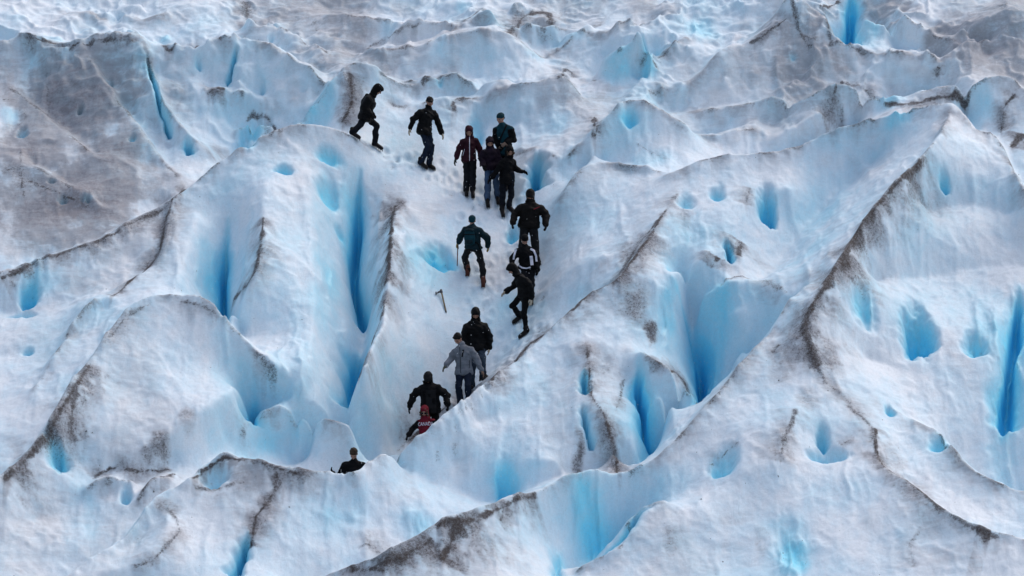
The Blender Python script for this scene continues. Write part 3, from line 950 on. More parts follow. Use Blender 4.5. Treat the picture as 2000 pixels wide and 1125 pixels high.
def ice_material():
    N = NT('glacier_ice')
    tc = N.n('ShaderNodeTexCoord').outputs['Object']
    clean = N.n('ShaderNodeAttribute', attribute_name='blue_ice').outputs['Fac']
    grime = N.n('ShaderNodeAttribute', attribute_name='grime').outputs['Fac']
    big = N.noise(tc, .45, 5, .6)
    mid = N.noise(tc, 2.2, 5, .6, .3, (1.0, .6, 1.0), (0, 0, .5))
    streak = N.noise(tc, 3.5, 6, .65, .6, (1.0, .28, 1.0), (0, 0, -.7))
    streak2 = N.noise(tc, 3.0, 6, .65, .6, (1.0, .3, 1.0), (0, 0, .55))
    fine = N.noise(tc, 16, 5, .65)
    speck = N.noise(tc, 55, 3, .7)
    # weathered white crust against clean blue ice
    b = N.math('ADD', clean, N.math('MULTIPLY', N.math('SUBTRACT', mid, .5), .35))
    b = N.math('ADD', b, N.math('MULTIPLY', N.math('SUBTRACT', big, .40), 1.0))
    vert = N.noise(tc, 3.2, 5, .65, .4, (1.0, .16, .5))
    b = N.math('ADD', b, N.math('MULTIPLY', N.math('SUBTRACT', vert, .5), N.math('ADD', .12, N.math('MULTIPLY', clean, .45))))
    b = N.math('ADD', b, N.math('MULTIPLY', N.math('SUBTRACT', streak, .5), .18), True)
    ice = N.ramp(b, [(0.0, (.80, .845, .88)), (.17, (.69, .82, .895)), (.40, (.52, .78, .89)), (.70, (.29, .77, .93)), (1.0, (.12, .72, .965))])
    # thin grey rock flour, then solid dirt
    flour = N.n('ShaderNodeAttribute', attribute_name='rock_flour').outputs['Fac']
    st3 = N.noise(tc, 6.0, 6, .7, .8, (.28, 1.0, .6), (0, 0, -.45))      # long streaks, upper left to lower right
    st4 = N.noise(tc, 7.0, 6, .7, .8, (.9, .25, .6), (0, 0, .35))        # washed downhill
    tex = N.math('ADD', N.math('MULTIPLY', N.math('SUBTRACT', st3, .5), .8), N.math('MULTIPLY', N.math('SUBTRACT', st4, .5), .35))
    tex = N.math('ADD', tex, N.math('MULTIPLY', N.math('SUBTRACT', fine, .5), .45))
    film = N.math('ADD', N.math('MULTIPLY', flour, 1.1), N.math('MULTIPLY', tex, N.math('ADD', .18, N.math('MULTIPLY', flour, 1.5))))
    film = N.math('SUBTRACT', film, N.math('MULTIPLY', clean, .75))
    f1 = N.ramp(film, [(.12, 0.0), (.50, .62), (1.0, .92)])
    col = N.mix(f1, ice, (.215, .188, .198))
    sol = N.math('ADD', N.math('MULTIPLY', grime, 1.0), N.math('MULTIPLY', N.math('SUBTRACT', fine, .5), 1.0))
    sol = N.math('ADD', sol, N.math('MULTIPLY', N.math('SUBTRACT', speck, .5), 1.2))
    f2 = N.ramp(sol, [(.34, 0.0), (.56, .62), (.90, .97)])
    col = N.mix(f2, col, (.055, .040, .033))
    # grain of the rotten surface, and single dark grains
    grain = N.math('ADD', N.math('MULTIPLY', speck, .6), N.math('MULTIPLY', fine, .4))
    col = N.mix(N.ramp(grain, [(.40, .20), (.56, 0.0)]), col, (.36, .39, .43))
    dots = N.noise(tc, 30, 2, .5)
    col = N.mix(N.math('MULTIPLY', N.ramp(dots, [(.735, 0.0), (.77, .75)]), N.math('ADD', .35, flour), True), col, (.09, .075, .07))
    N.l(col, N.b.inputs['Base Color'])
    N.l(N.ramp(N.math('ADD', f2, N.math('MULTIPLY', mid, .3)), [(0.0, .38), (1.0, .8)]), N.b.inputs['Roughness'])
    N.b.inputs['IOR'].default_value = 1.31

    bp = N.bump(mid, .3, .08)
    bp = N.bump(N.noise(tc, 7, 5, .6, .2, (1, .7, 1)), .13, .022, bp)
    bp = N.bump(streak, .28, .03, bp)
    bp = N.bump(fine, .38, .014, bp)
    bp = N.bump(N.noise(tc, 38, 3, .7), .6, .010, bp)
    bp = N.bump(f2, .6, .015, bp)
    N.l(bp, N.b.inputs['Normal'])
    return N.m


glacier.data.materials.append(ice_material())
# ---------------------------------------------------------------- people: shared builders
def cloth(name, col, rough=.85, weave=160, var=.35):
    N = NT(name)
    tc = N.n('ShaderNodeTexCoord').outputs['Object']
    a = N.noise(tc, 7, 4, .6)
    c2 = tuple(min(1, c * (1 + var)) for c in col)
    c1 = tuple(c * (1 - var) for c in col)
    N.l(N.ramp(a, [(.3, c1), (.7, c2)]), N.b.inputs['Base Color'])
    N.b.inputs['Roughness'].default_value = rough
    N.b.inputs['Specular IOR Level'].default_value = .12
    bp = N.bump(N.noise(tc, 22, 4, .6), .5, .012)
    bp = N.bump(N.noise(tc, weave, 2, .5), .25, .002, bp)
    N.l(bp, N.b.inputs['Normal'])
    return N.m


M = {
    'black': cloth('black_shell_fabric', (.0018, .0018, .0024), .65),
    'black2': cloth('black_softshell', (.0024, .0024, .0032), .8),
    'coal': cloth('charcoal_fabric', (.009, .009, .010), .75),
    'brownblack': cloth('brown_black_fabric', (.0045, .0036, .0032), .7),
    'grey_trouser': cloth('dark_grey_trouser', (.008, .0078, .010), .8),
    'navy_trouser': cloth('dark_navy_trouser', (.005, .006, .0095), .85),
    'denim_dark': cloth('dark_denim', (.009, .014, .027), .9, 260),
    'denim': cloth('blue_denim', (.045, .075, .13), .9, 260),
    'denim_mid': cloth('slate_denim', (.03, .043, .062), .9, 260),
    'maroon': cloth('maroon_fabric', (.024, .0045, .010), .7),
    'plum': cloth('dark_plum_fabric', (.009, .0045, .011), .75),
    'teal': cloth('teal_fabric', (.003, .030, .042), .75),
    'teal_dark': cloth('dark_teal_fabric', (.004, .016, .022), .75),
    'grey_fleece': cloth('grey_fleece', (.15, .16, .18), .95, 90, .2),
    'red': cloth('red_fabric', (.13, .008, .018), .8),
    'white': cloth('white_fabric', (.62, .61, .68), .8, 160, .1),
    'cream': cloth('cream_knit', (.42, .35, .26), .9, 120, .2),
    'yellow': cloth('yellow_leather', (.30, .20, .04), .7, 120, .25),
    'green_glove': cloth('dark_green_glove', (.018, .026, .024), .8),
    'grey_glove': cloth('olive_grey_glove', (.09, .09, .07), .85),
    'tan_glove': cloth('tan_glove', (.16, .11, .085), .85),
    'boot': cloth('black_boot_leather', (.010, .008, .008), .5),
    'boot_brown': cloth('red_brown_boot_leather', (.085, .028, .018), .5),
    'fur': cloth('brown_fur', (.07, .045, .03), 1.0, 60, .5),
    'grey_fur': cloth('grey_lining', (.06, .06, .06), 1.0, 60, .4),
    'hair_dark': cloth('dark_hair', (.008, .006, .005), .5, 200),
    'hair_brown': cloth('brown_hair', (.035, .022, .013), .5, 200),
    'hair_fair': cloth('light_brown_hair', (.13, .08, .045), .55, 200),
    'lens': cloth('dark_lens', (.012, .012, .014), .15),
    'metal': cloth('worn_steel', (.10, .10, .105), .45),
    'wood': cloth('weathered_ash_wood', (.20, .15, .085), .7, 60),
    'red_shaft': cloth('red_brown_shaft', (.10, .028, .02), .5),
}
M['metal'].node_tree.nodes['Principled BSDF'].inputs['Metallic'].default_value = .8


def skin_material():
    N = NT('skin')
    a = N.n('ShaderNodeAttribute', attribute_name='face_tone')
    tc = N.n('ShaderNodeTexCoord').outputs['Object']
    base = N.ramp(N.noise(tc, 25, 3), [(.3, (.30, .15, .10)), (.7, (.38, .20, .14))])
    c = N.mix(N.ramp(a.outputs['Fac'], [(0, 0.0), (1, 1.0)]), base, (.05, .025, .02))
    N.l(c, N.b.inputs['Base Color'])
    N.b.inputs['Roughness'].default_value = .5
    return N.m


M['skin'] = skin_material()

_bm = bmesh.new()
bmesh.ops.create_icosphere(_bm, subdivisions=2, radius=1)
_bm.verts.ensure_lookup_table()
SPH_V = np.array([v.co[:] for v in _bm.verts])
SPH_F = np.array([[v.index for v in f.verts] for f in _bm.faces])
_bm.free()


def unit(v):
    v = np.asarray(v, float)
    return v / max(np.linalg.norm(v), 1e-9)


class Lump:
    """a heap of overlapping ellipsoids and tapered rods that a voxel remesh fuses into one skin"""

    def __init__(s):
        s.v, s.f, s.n = [], [], 0

    def add(s, v, f):
        s.v.append(v)
        s.f += [tuple(int(i) + s.n for i in q) for q in f]
        s.n += len(v)

    def ell(s, c, r, ax=None):
        A = np.eye(3) if ax is None else np.array(ax)
        s.add(np.asarray(c) + (SPH_V * np.asarray(r)) @ A, SPH_F)
        return s

    def ball(s, c, r):
        return s.ell(c, (r, r, r))

    def rod(s, p, r, q, r2):
        p, q = np.asarray(p, float), np.asarray(q, float)
        s.ball(p, r)
        s.ball(q, r2)
        d = unit(q - p)
        a = unit(np.cross(d, (0, 0, 1) if abs(d[2]) < .9 else (1, 0, 0)))
        b = np.cross(d, a)
        n = 14
        th = np.arange(n) * 2 * math.pi / n
        ring = np.cos(th)[:, None] * a + np.sin(th)[:, None] * b
        v = np.vstack([p + ring * r, q + ring * r2])
        f = [(i, (i + 1) % n, n + (i + 1) % n, n + i) for i in range(n)] + [tuple(range(n - 1, -1, -1)), tuple(range(n, 2 * n))]
        s.add(v, f)
        return s

    def box(s, c, r, ax):
        A = np.array(ax)
        k = np.array([[x, y, z] for x in (-1, 1) for y in (-1, 1) for z in (-1, 1)], float)
        s.add(np.asarray(c) + (k * np.asarray(r)) @ A, [(0, 1, 3, 2), (4, 6, 7, 5), (0, 4, 5, 1), (2, 3, 7, 6), (0, 2, 6, 4), (1, 5, 7, 3)])
        return s

    def mesh(s, origin, voxel, smooth=3, fold=0.0, fs=1.0, seed=0):
        me = bpy.data.meshes.new('tmp')
        V = np.vstack(s.v) - origin
        me.from_pydata(V.tolist(), [], s.f)
        o = bpy.data.objects.new('tmp', me)
        COL.objects.link(o)
        m = o.modifiers.new('r', 'REMESH')
        m.mode = 'VOXEL'
        m.voxel_size = voxel
        m.use_smooth_shade = True
        if smooth:
            k = o.modifiers.new('s', 'SMOOTH')
            k.factor = .5
            k.iterations = smooth
        out = finish(o)
        if fold:
            n = len(out.vertices)
            c = np.empty(n * 3)
            out.vertices.foreach_get('co', c)
            c = c.reshape(-1, 3)
            nn = np.empty(n * 3)
            out.vertex_normals.foreach_get('vector', nn)
            nn = nn.reshape(-1, 3)
            x, y, z = c.T * fs
            d = vnoise(x * 6 + z * 7 + y * 3, z * 11 - x * 5, seed) * 1.2 + (1 - np.abs(4 * vnoise(x * 5 - z * 4 + y * 4, z * 8 + x * 5 + y * 3, seed + 3))) * .5
            c = c + nn * (fold * d)[:, None]
            out.vertices.foreach_set('co', c.ravel())
            out.update()
        return out


def finish(o):
    """apply an object's modifiers and hand back the mesh alone"""
    dg = bpy.context.evaluated_depsgraph_get()
    out = bpy.data.meshes.new_from_object(o.evaluated_get(dg))
    me = o.data
    bpy.data.objects.remove(o)
    bpy.data.meshes.remove(me)
    return out


def link(name, me, mat, parent, label=None):
    me.name = name
    me.materials.clear()
    me.materials.append(M[mat] if isinstance(mat, str) else mat)
    o = bpy.data.objects.new(name, me)
    COL.objects.link(o)
    if parent is not None:
        o.parent = parent
        if parent.parent is not None or parent.type == 'MESH':
            pass
    if label:
        o['label'] = label
    return o


def raw_mesh(v, f, smooth=False):
    me = bpy.data.meshes.new('m')
    me.from_pydata([tuple(map(float, p)) for p in v], [], [tuple(q) for q in f])
    if smooth:
        me.polygons.foreach_set('use_smooth', [True] * len(me.polygons))
    me.update()
    return me


UP = np.array([0, 0, 1.0])


def facing(deg):
    t = math.radians(deg)
    return np.array([math.sin(t), -math.cos(t), 0.0])


def root_empty(name, loc, label, cat, group=None):
    o = bpy.data.objects.new(name, None)
    o.empty_display_size = .3
    COL.objects.link(o)
    o.location = loc
    o['label'] = label
    o['category'] = cat
    if group:
        o['group'] = group
    return o


class Person:
    def __init__(s, label, base, yaw, head, neck, sh, el, hd, hips, kn, ft, hyaw=None, hpitch=20, size=1.0, hem=None, toe=None,
                 jacket='black', trousers='navy_trouser', glove='black2', boot='boot', top='hood', topmat=None, coat=0.0,
                 bulk=1.0, headtop=None, hair='hair_dark', fur=None, hd_d=(0, 0), el_d=(0, 0), legbulk=1.0, shoulder=.19, gloveb=None, crampon=True, sleeve=None, seed=1):
        s.size = size
        s.yaw = yaw
        s.f = facing(yaw)
        s.side = np.cross(s.f, UP)               # the person's own right hand side
        flip = -1 if s.side @ RIGHT > 0 else 1
        # base of the figure on the ice
        if len(base) == 3:
            b = to_world(at_h(*base))
            b = under(b)
        else:
            b = to_world(ground(*base))
        s.depth = (b - CAM) @ FWD
        s.root = root_empty('person', b, label, 'person', 'hikers on the ice path')
        s.o = b
        W = s.W
        # shoulders
        sgn = np.sign(math.sin(math.radians(yaw)) * math.cos(math.radians(yaw)))
        def pair(pa, pb, half):
            dx = abs(pb[0] - pa[0]) / PXM / 2
            o = math.sqrt(max(half * half - dx * dx, 0))
            return W(*pa, -sgn * o), W(*pb, sgn * o)
        s.sa, s.sb = pair(*sh, shoulder * size)
        s.hipc = W(*hips)
        q = s.side if s.side @ RIGHT < 0 else -s.side     # towards image left
        s.ha, s.hb = s.hipc + q * .086 * size, s.hipc - q * .086 * size
        # feet
        s.feet = []
        for i in (0, 1):
            x, y, vis = ft[i]
            if vis:
                g = to_world(ground(x, y))
                d = (g - CAM) @ FWD - s.depth
                if abs(d) > .55:
                    print('foot off', label[:30], i, round(d, 2))
                    g = under(W(x, y, max(-.55, min(.55, d))))
            else:
                g = under(W(x, y))
            s.feet.append(g)
        s.ty = toe if toe else (yaw, yaw)
        s.ankles = []
        for i in (0, 1):
            s.ankles.append(s.feet[i] + UP * .10 - facing(s.ty[i]) * .03)
        s.knees = []
        for i in (0, 1):
            h = (s.ha, s.hb)[i]
            a = s.ankles[i]
            dm = .5 * ((h - CAM) @ FWD + (a - CAM) @ FWD) - s.depth
            k0 = W(*kn[i], dm)
            rem = math.sqrt(max((.45 * size) ** 2 - np.linalg.norm(k0 - h) ** 2, 0))
            s.knees.append(k0 + FWD * (min(rem, .22) * (s.f @ FWD)))
        # arms
        s.elbows, s.hands = [], []
        for i in (0, 1):
            S0 = (s.sa, s.sb)[i]
            ds = (S0 - CAM) @ FWD - s.depth
            e = W(*el[i], ds + el_d[i])
            dh = W(*hd[i], ds + el_d[i])
            rem = math.sqrt(max((.25 * size) ** 2 - np.linalg.norm(dh - e) ** 2, 0))
            h = W(*hd[i], ds + el_d[i] + hd_d[i] + min(rem, .15) * (s.f @ FWD))
            s.elbows.append(e)
            s.hands.append(h)
        s.neck = W(*neck)
        s.hf = facing(yaw if hyaw is None else hyaw)
        p = math.radians(hpitch)
        s.hF = s.hf * math.cos(p) - UP * math.sin(p)      # the way the face points
        s.hU = UP * math.cos(p) + s.hf * math.sin(p)
        s.hS = np.cross(s.hF, s.hU)
        s.head = W(*head) + s.hf * .01
        s.W0 = W
        s.hem = W(*hem) if hem else s.hipc
        s.parts = {}
        s.build(jacket, trousers, glove, gloveb, boot, top, topmat, bulk, hair, fur, legbulk, crampon, sleeve, seed)

    def W(s, px, py, d=0.0):
        return CAM + ray(px, py) * (s.depth + d)

    def hp(s, x, y, z):
        """a spot in head space: right, front, up"""
        return s.head + (s.hS * x + s.hF * y + s.hU * z) * s.size

    def part(s, name, L, mat, voxel, smooth=3, fold=0, seed=0, parent=None, fs=1.0, label=None):
        return link(name, L.mesh(s.o, voxel, smooth, fold, fs, seed), mat, parent or s.root, label)

    def build(s, jacket, trousers, glove, gloveb, boot, top, topmat, bulk, hair, fur, lb, crampon, sleeve, seed):
        z = s.size
        HA = [s.hS, s.hF, s.hU]
        spine_top = .5 * (s.sa + s.sb)
        sd = unit(s.sb - s.sa)
        upv = unit(spine_top - s.hipc)
        fr = unit(np.cross(upv, sd))
        if fr @ s.f < 0:
            fr = -fr
        s.fr = fr
        ax = [sd, fr, upv]
        s.ax = ax
        # ---- body
        B = Lump()
        B.ell(s.hp(0, 0, .018), (.076 * z, .097 * z, .098 * z), HA)
        B.ell(s.hp(0, .028, -.045), (.056 * z, .060 * z, .072 * z), HA)
        B.ell(s.hp(0, .050, -.088), (.030 * z, .032 * z, .026 * z), HA)
        B.rod(s.hp(0, .088, .012), .013 * z, s.hp(0, .112, -.028), .017 * z)
        B.rod(s.hp(-.035, .082, .026), .014 * z, s.hp(.035, .082, .026), .014 * z)
        B.rod(s.hp(-.016, .083, -.058), .011 * z, s.hp(.016, .083, -.058), .011 * z)
        for k in (-1, 1):
            B.ell(s.hp(.078 * k, -.005, -.01), (.012 * z, .024 * z, .034 * z), HA)
            B.ell(s.hp(.045 * k, .060, -.022), (.024 * z, .026 * z, .024 * z), HA)
        B.rod(s.hp(0, -.015, -.06), .052 * z, s.neck - upv * .03, .058 * z)
        for t in np.linspace(0, 1, 7):
            c = s.hipc + (spine_top - s.hipc) * t
            wd = np.interp(t, [0, .35, .75, 1], [.120, .115, .135, .07]) * z
            B.ell(c, (wd, .080 * z, .065 * z), ax)
        for i in (0, 1):
            S0 = (s.sa, s.sb)[i] * .90 + spine_top * .10 - upv * .062
            B.rod(S0, .046 * z, s.elbows[i], .038 * z)
            B.rod(s.elbows[i], .038 * z, s.hands[i], .026 * z)
            d = unit(s.hands[i] - s.elbows[i])
            B.ell(s.hands[i] + d * .04, (.030 * z, .022 * z, .045 * z), [sd, fr, d])
            h = (s.ha, s.hb)[i]
            B.rod(h - upv * .03, .056 * z, s.knees[i], .044 * z)
            B.rod(s.knees[i], .048 * z, s.ankles[i], .036 * z)
            tf = facing(s.ty[i])
            B.rod(s.ankles[i] - UP * .035, .028 * z, s.feet[i] + tf * .08 + UP * .062, .018 * z)
        bo = s.part('body', B, 'skin', .0135, 2)
        c = np.empty(len(bo.data.vertices) * 3)
        bo.data.vertices.foreach_get('co', c)
        c = c.reshape(-1, 3) + s.o - s.head
        X, Y, Z = c @ s.hS / z, c @ s.hF / z, c @ s.hU / z
        tone = np.maximum(np.exp(-(((np.abs(X) - .034) / .018) ** 2 + ((Z - .0) / .011) ** 2)), .8 * np.exp(-((np.abs(X) - .036) / .022) ** 2 - ((Z - .028) / .007) ** 2))
        tone = np.maximum(tone, .55 * np.exp(-(X / .026) ** 2 - ((Z + .058) / .007) ** 2))
        tone = np.where((Y > .03) & (np.linalg.norm(c, axis=1) < .2), tone, 0)
        at = bo.data.attributes.new('face_tone', 'FLOAT', 'POINT')
        at.data.foreach_set('value', tone.astype(np.float32))
        # ---- jacket
        J = Lump()
        k = bulk * z * 1.10
        down = s.hem - s.hipc
        for t in np.linspace(0, 1, 9):
            c = s.hipc + (spine_top - s.hipc) * t
            wd = np.interp(t, [0, .35, .75, .92, 1], [.192, .176, .192, .165, .11]) * k
            th = np.interp(t, [0, .35, .75, 1], [.125, .122, .135, .095]) * k
            J.ell(c - fr * .005, (wd, th, .10 * z), ax)
        L = np.linalg.norm(down)
        if L > .02:
            for t in np.linspace(.2, 1, 5):
                J.ell(s.hipc + down * t, ((.192 + .014 * t) * k, (.134 + .012 * t) * k, .06 * z), ax)
        J.ell(s.neck - upv * .005, (.080 * z, .080 * z, .062 * z), ax)
        J.rod(s.neck - upv * .03 - s.f * .008, .074 * z, s.neck + unit(s.head - s.neck) * .008 - s.f * .012, .066 * z)
        for i in (0, 1):
            S0 = (s.sa, s.sb)[i] * .93 + spine_top * .07 - upv * .052 * k
            J.rod(S0, .080 * k, s.elbows[i], .070 * k)
            w_ = s.elbows[i] + (s.hands[i] - s.elbows[i]) * .93
            J.rod(s.elbows[i], .070 * k, w_, .056 * k)
            J.rod(S0, .070 * k, s.neck - upv * .045, .058 * z)
        s.jk = s.part('jacket', J, jacket, .015, 3, .024, seed)
        s.bvh = BVHTree.FromPolygons([Vector(v.co) for v in s.jk.data.vertices], [p.vertices[:] for p in s.jk.data.polygons])
        # ---- trousers
        T = Lump()
        T.ell(s.hipc - upv * .02, (.158 * z * lb, .108 * z * lb, .11 * z), ax)
        for i in (0, 1):
            h = (s.ha, s.hb)[i]
            T.rod(h - upv * .02, .088 * z * lb, s.knees[i], .076 * z * lb)
            T.rod(s.knees[i], .076 * z * lb, s.ankles[i] + UP * .01, .070 * z * lb)
        s.part('trousers', T, trousers, .015, 3, .022, seed + 5)
        # ---- gloves
        for i in (0, 1):
            s.glove(i, gloveb if (i == 1 and gloveb) else glove)
        # ---- boots
        for i in (0, 1):
            s.boot(i, boot, crampon)
        # ---- head wear
        tm = topmat or jacket
        if top == 'hood':
            s.hood(tm, fur)
        elif top == 'hat':
            K = Lump()
            K.ell(s.hp(0, -.012, .055), (.091 * z, .110 * z, .082 * z), HA)
            K.ell(s.hp(0, -.010, .030), (.094 * z, .112 * z, .030 * z), HA)
            K.ell(s.hp(0, -.06, .0), (.076 * z, .055 * z, .06 * z), HA)
            s.part('hat', K, tm, .011, 2, .004, seed, fs=2)
        elif top == 'hair':
            K = Lump()
            K.ell(s.hp(0, -.020, .048), (.090 * z, .105 * z, .088 * z), HA)
            K.ell(s.hp(0, -.055, -.005), (.080 * z, .062 * z, .075 * z), HA)
            K.ell(s.hp(0.012, .052, .082), (.066 * z, .046 * z, .034 * z), HA)
            s.part('hair', K, hair, .010, 2, .007, seed, fs=3)

    def hood(s, mat, fur):
        z = s.size
        HA = [s.hS, s.hF, s.hU]
        K = Lump()
        K.ell(s.hp(0, -.016, .018), (.106 * z, .126 * z, .136 * z), HA)
        K.ell(s.hp(0, .030, .055), (.092 * z, .108 * z, .084 * z), HA)
        K.rod(s.hp(0, -.035, -.03), .100 * z, s.neck - UP * .02 - s.f * .02, .092 * z)
        K.ell(s.neck - UP * .015 - s.f * .01, (.118 * z, .108 * z, .060 * z), s.ax)
        me = K.mesh(s.o, .012, 2, .008, 1.5, 4)
        bm = bmesh.new()
        bm.from_mesh(me)
        kill = []
        for v in bm.verts:
            c = np.array(v.co) + s.o - s.head
            x, y, zz = c @ s.hS / z, c @ s.hF / z, c @ s.hU / z
            if y > .030 and (x / .070) ** 2 + ((zz + .022) / .092) ** 2 < 1:
                kill.append(v)
        bmesh.ops.delete(bm, geom=kill, context='VERTS')
        bm.to_mesh(me)
        bm.free()
        o = bpy.data.objects.new('tmp', me)
        COL.objects.link(o)
        m = o.modifiers.new('s', 'SOLIDIFY')
        m.thickness = .010
        m.offset = -1
        hd = link('hood', finish(o), mat, s.root)
        if fur:
            F = Lump()
            for t in np.linspace(0, 2 * math.pi, 26, endpoint=False):
                j = random.uniform(.8, 1.2)
                F.ell(s.hp(.085 * math.cos(t) * j, .085 - .01 * abs(math.sin(t)), -.022 + .112 * math.sin(t) * j), (.022 * j, .020, .022 * j))
            ring = link('fur_trim', F.mesh(s.o, .010, 1, .012, 4, 3), fur, hd)

    def glove(s, i, mat):
        z = s.size
        h = s.hands[i]
        d = unit(h - s.elbows[i])
        inn = unit(s.hipc - h)
        n = unit(inn - d * (inn @ d))            # palm faces the body
        t = unit(s.f - d * (s.f @ d) - n * (s.f @ n)) if abs(s.f @ d) < .95 else unit(UP - d * (UP @ d))
        G_ = Lump()
        G_.rod(h - d * .045 * z, .038 * z, h - d * .005 * z, .034 * z)
        G_.ell(h + d * .045 * z, (.048 * z, .029 * z, .058 * z), [t, n, d])
        for j, (off, ln_) in enumerate(((.031, .070), (.010, .080), (-.012, .074), (-.032, .056))):
            a = h + d * .080 * z + t * off * z
            b = a + (d * .95 + n * .22 + t * off * 3) * ln_ * .58 * z
            e = b + (d * .75 + n * .60) * ln_ * .5 * z
            G_.rod(a, .0140 * z, b, .0130 * z).rod(b, .0130 * z, e, .0115 * z)
        a = h + d * .022 * z + t * .034 * z
        b = a + (t * .75 + d * .65 + n * .2) * .042 * z
        G_.rod(a, .015 * z, b, .0135 * z).rod(b, .0135 * z, b + (d * .8 + n * .45 + t * .1) * .036 * z, .011 * z)
        o = s.part('glove', G_, mat, .0075, 1)
        s.parts['glove%d' % i] = o
        return o

    def boot(s, i, mat, crampon):
        z = s.size
        f0 = s.feet[i]
        tf = facing(s.ty[i])
        toe_g = under(f0 + tf * .16 + UP * .1)
        rise = max(-.09, min(.09, (toe_g - f0)[2]))
        tf = unit(tf * .16 + UP * rise)
        n = unit(UP - tf * (UP @ tf))
        sd = np.cross(tf, n)
        lift = .028
        a = f0 + n * lift
        K = Lump()
        K.rod(a - tf * .055 + n * .050, .048 * z, a + tf * .12 + n * .040, .043 * z)
        K.rod(a - tf * .05 + n * .06, .050 * z, s.ankles[i] + UP * .09, .058 * z)
        K.ell(a + tf * .10 + n * .045, (.050 * z, .085 * z, .040 * z), [sd, tf, n])
        K.box(a + tf * .035 + n * .014, (.046 * z, .140 * z, .014), [sd, tf, n])
        o = s.part('boot', K, mat, .011, 1)
        if crampon:
            v, f = [], []
            pts = [(x, y) for x in (-.04, .04) for y in (-.085, -.045, .035, .085, .135)] + [(-.02, .168), (.02, .168)]
            for x, y in pts:
                c = a + sd * x + tf * y + n * .004 - s.o
                lean = tf * (.03 if y > .15 else 0)
                k = len(v)
                v += [c + sd * .008 + tf * .008, c - sd * .008 + tf * .008, c - sd * .008 - tf * .008, c + sd * .008 - tf * .008, c - n * .042 + lean]
                f += [(k, k + 1, k + 4), (k + 1, k + 2, k + 4), (k + 2, k + 3, k + 4), (k + 3, k, k + 4)]
            for x in (-.042, .042):
                c = a + tf * .03 + sd * x + n * .003 - s.o
                k = len(v)
                A = np.array([sd, tf, n])
                v += [c + (np.array(q) * (.006, .12, .008)) @ A for q in [(p, r, t) for p in (-1, 1) for r in (-1, 1) for t in (-1, 1)]]
                f += [tuple(k + j for j in q) for q in [(0, 1, 3, 2), (4, 6, 7, 5), (0, 4, 5, 1), (2, 3, 7, 6), (0, 2, 6, 4), (1, 5, 7, 3)]]
            link('crampon', raw_mesh(v, f), 'metal', o)

    def on_jacket(s, px, py, off=.004):
        d = ray(px, py)
        o = Vector(CAM + d * (s.depth - 1.5) - s.o)
        hit, nrm, _, _ = s.bvh.ray_cast(o, Vector(unit(d)))
        if hit is None:
            return None
        return np.array(hit) - unit(d) * off * .5 + np.array(nrm) * off

    def strip(s, name, pts, wid, mat, label=None):
        """a flat band sewn on the jacket, following its surface; wid in metres"""
        P = np.array(pts, float)
        n = max(4, int(np.linalg.norm(np.diff(P, axis=0), axis=1).sum() / 1.2))
        tt = np.linspace(0, 1, len(P))
        q = np.linspace(0, 1, n)
        X = np.interp(q, tt, P[:, 0])
        Y = np.interp(q, tt, P[:, 1])
        dx, dy = np.gradient(X), np.gradient(Y)
        L = np.hypot(dx, dy)
        hw = wid * PXM / 2
        v, f = [], []
        row = None
        for i in range(n):
            a = []
            for k in (-1, -.33, .33, 1):
                h = s.on_jacket(X[i] - dy[i] / L[i] * hw * k, Y[i] + dx[i] / L[i] * hw * k)
                if h is None:
                    break
                a.append(h)
            if len(a) < 4:
                row = None
                continue
            k = len(v)
            v += a
            if row is not None:
                f += [(row + j, row + j + 1, k + j + 1, k + j) for j in range(3)]
            row = k
        if f:
            return link(name, raw_mesh(v, f, True), mat, s.jk, label)

    def patch(s, name, poly, mat):
        """a filled panel on the jacket given by two facing edges of photo points"""
        e1, e2 = poly
        v, f = [], []
        n, m = 10, 6
        for i in range(n):
            t = i / (n - 1)
            a = np.array([np.interp(t, np.linspace(0, 1, len(e1)), np.array(e1)[:, k]) for k in (0, 1)])
            b = np.array([np.interp(t, np.linspace(0, 1, len(e2)), np.array(e2)[:, k]) for k in (0, 1)])
            for j in range(m):
                h = s.on_jacket(*(a + (b - a) * j / (m - 1)))
                v.append(h)
        for i in range(n - 1):
            for j in range(m - 1):
                q = (i * m + j, i * m + j + 1, (i + 1) * m + j + 1, (i + 1) * m + j)
                if all(v[k] is not None for k in q):
                    f.append(q)
        v = [p if p is not None else np.zeros(3) for p in v]
        if f:
            return link(name, raw_mesh(v, f, True), mat, s.jk)
# ---------------------------------------------------------------- the hikers, top of the slope first
def X1(x, y):
    return (x, y)


p1 = Person('man in black hooded jacket striding right at the top of the line, hands in pockets',
            (720, 284), 82, (737, 175), (728, 186), ((721, 190), (724, 191)), ((712, 212), (716, 213)), ((722, 222), (726, 222)),
            (714, 226), ((701, 248), (735, 246)), ((690, 267, 1), (734, 288, 1)), hpitch=38, hem=(713, 234), bulk=1.25, jacket='black', trousers='navy_trouser', toe=(75, 75), seed=1)

p2 = Person('bareheaded man in black jacket, dark jeans and cream gloves stepping down, arms spread',
            (833, 328), 40, (839, 199), (837, 209), ((822, 214), (848, 217)), ((807, 233), (855, 238)), ((801, 252), (863, 260)),
            (829, 250), ((837, 288), (843, 287)), ((823, 325, 1), (840, 329, 1)), hyaw=30, hpitch=35, hem=(828, 260), jacket='black', trousers='denim_dark',
            glove='cream', top='hair', hair='hair_dark', toe=(55, 40), seed=2)

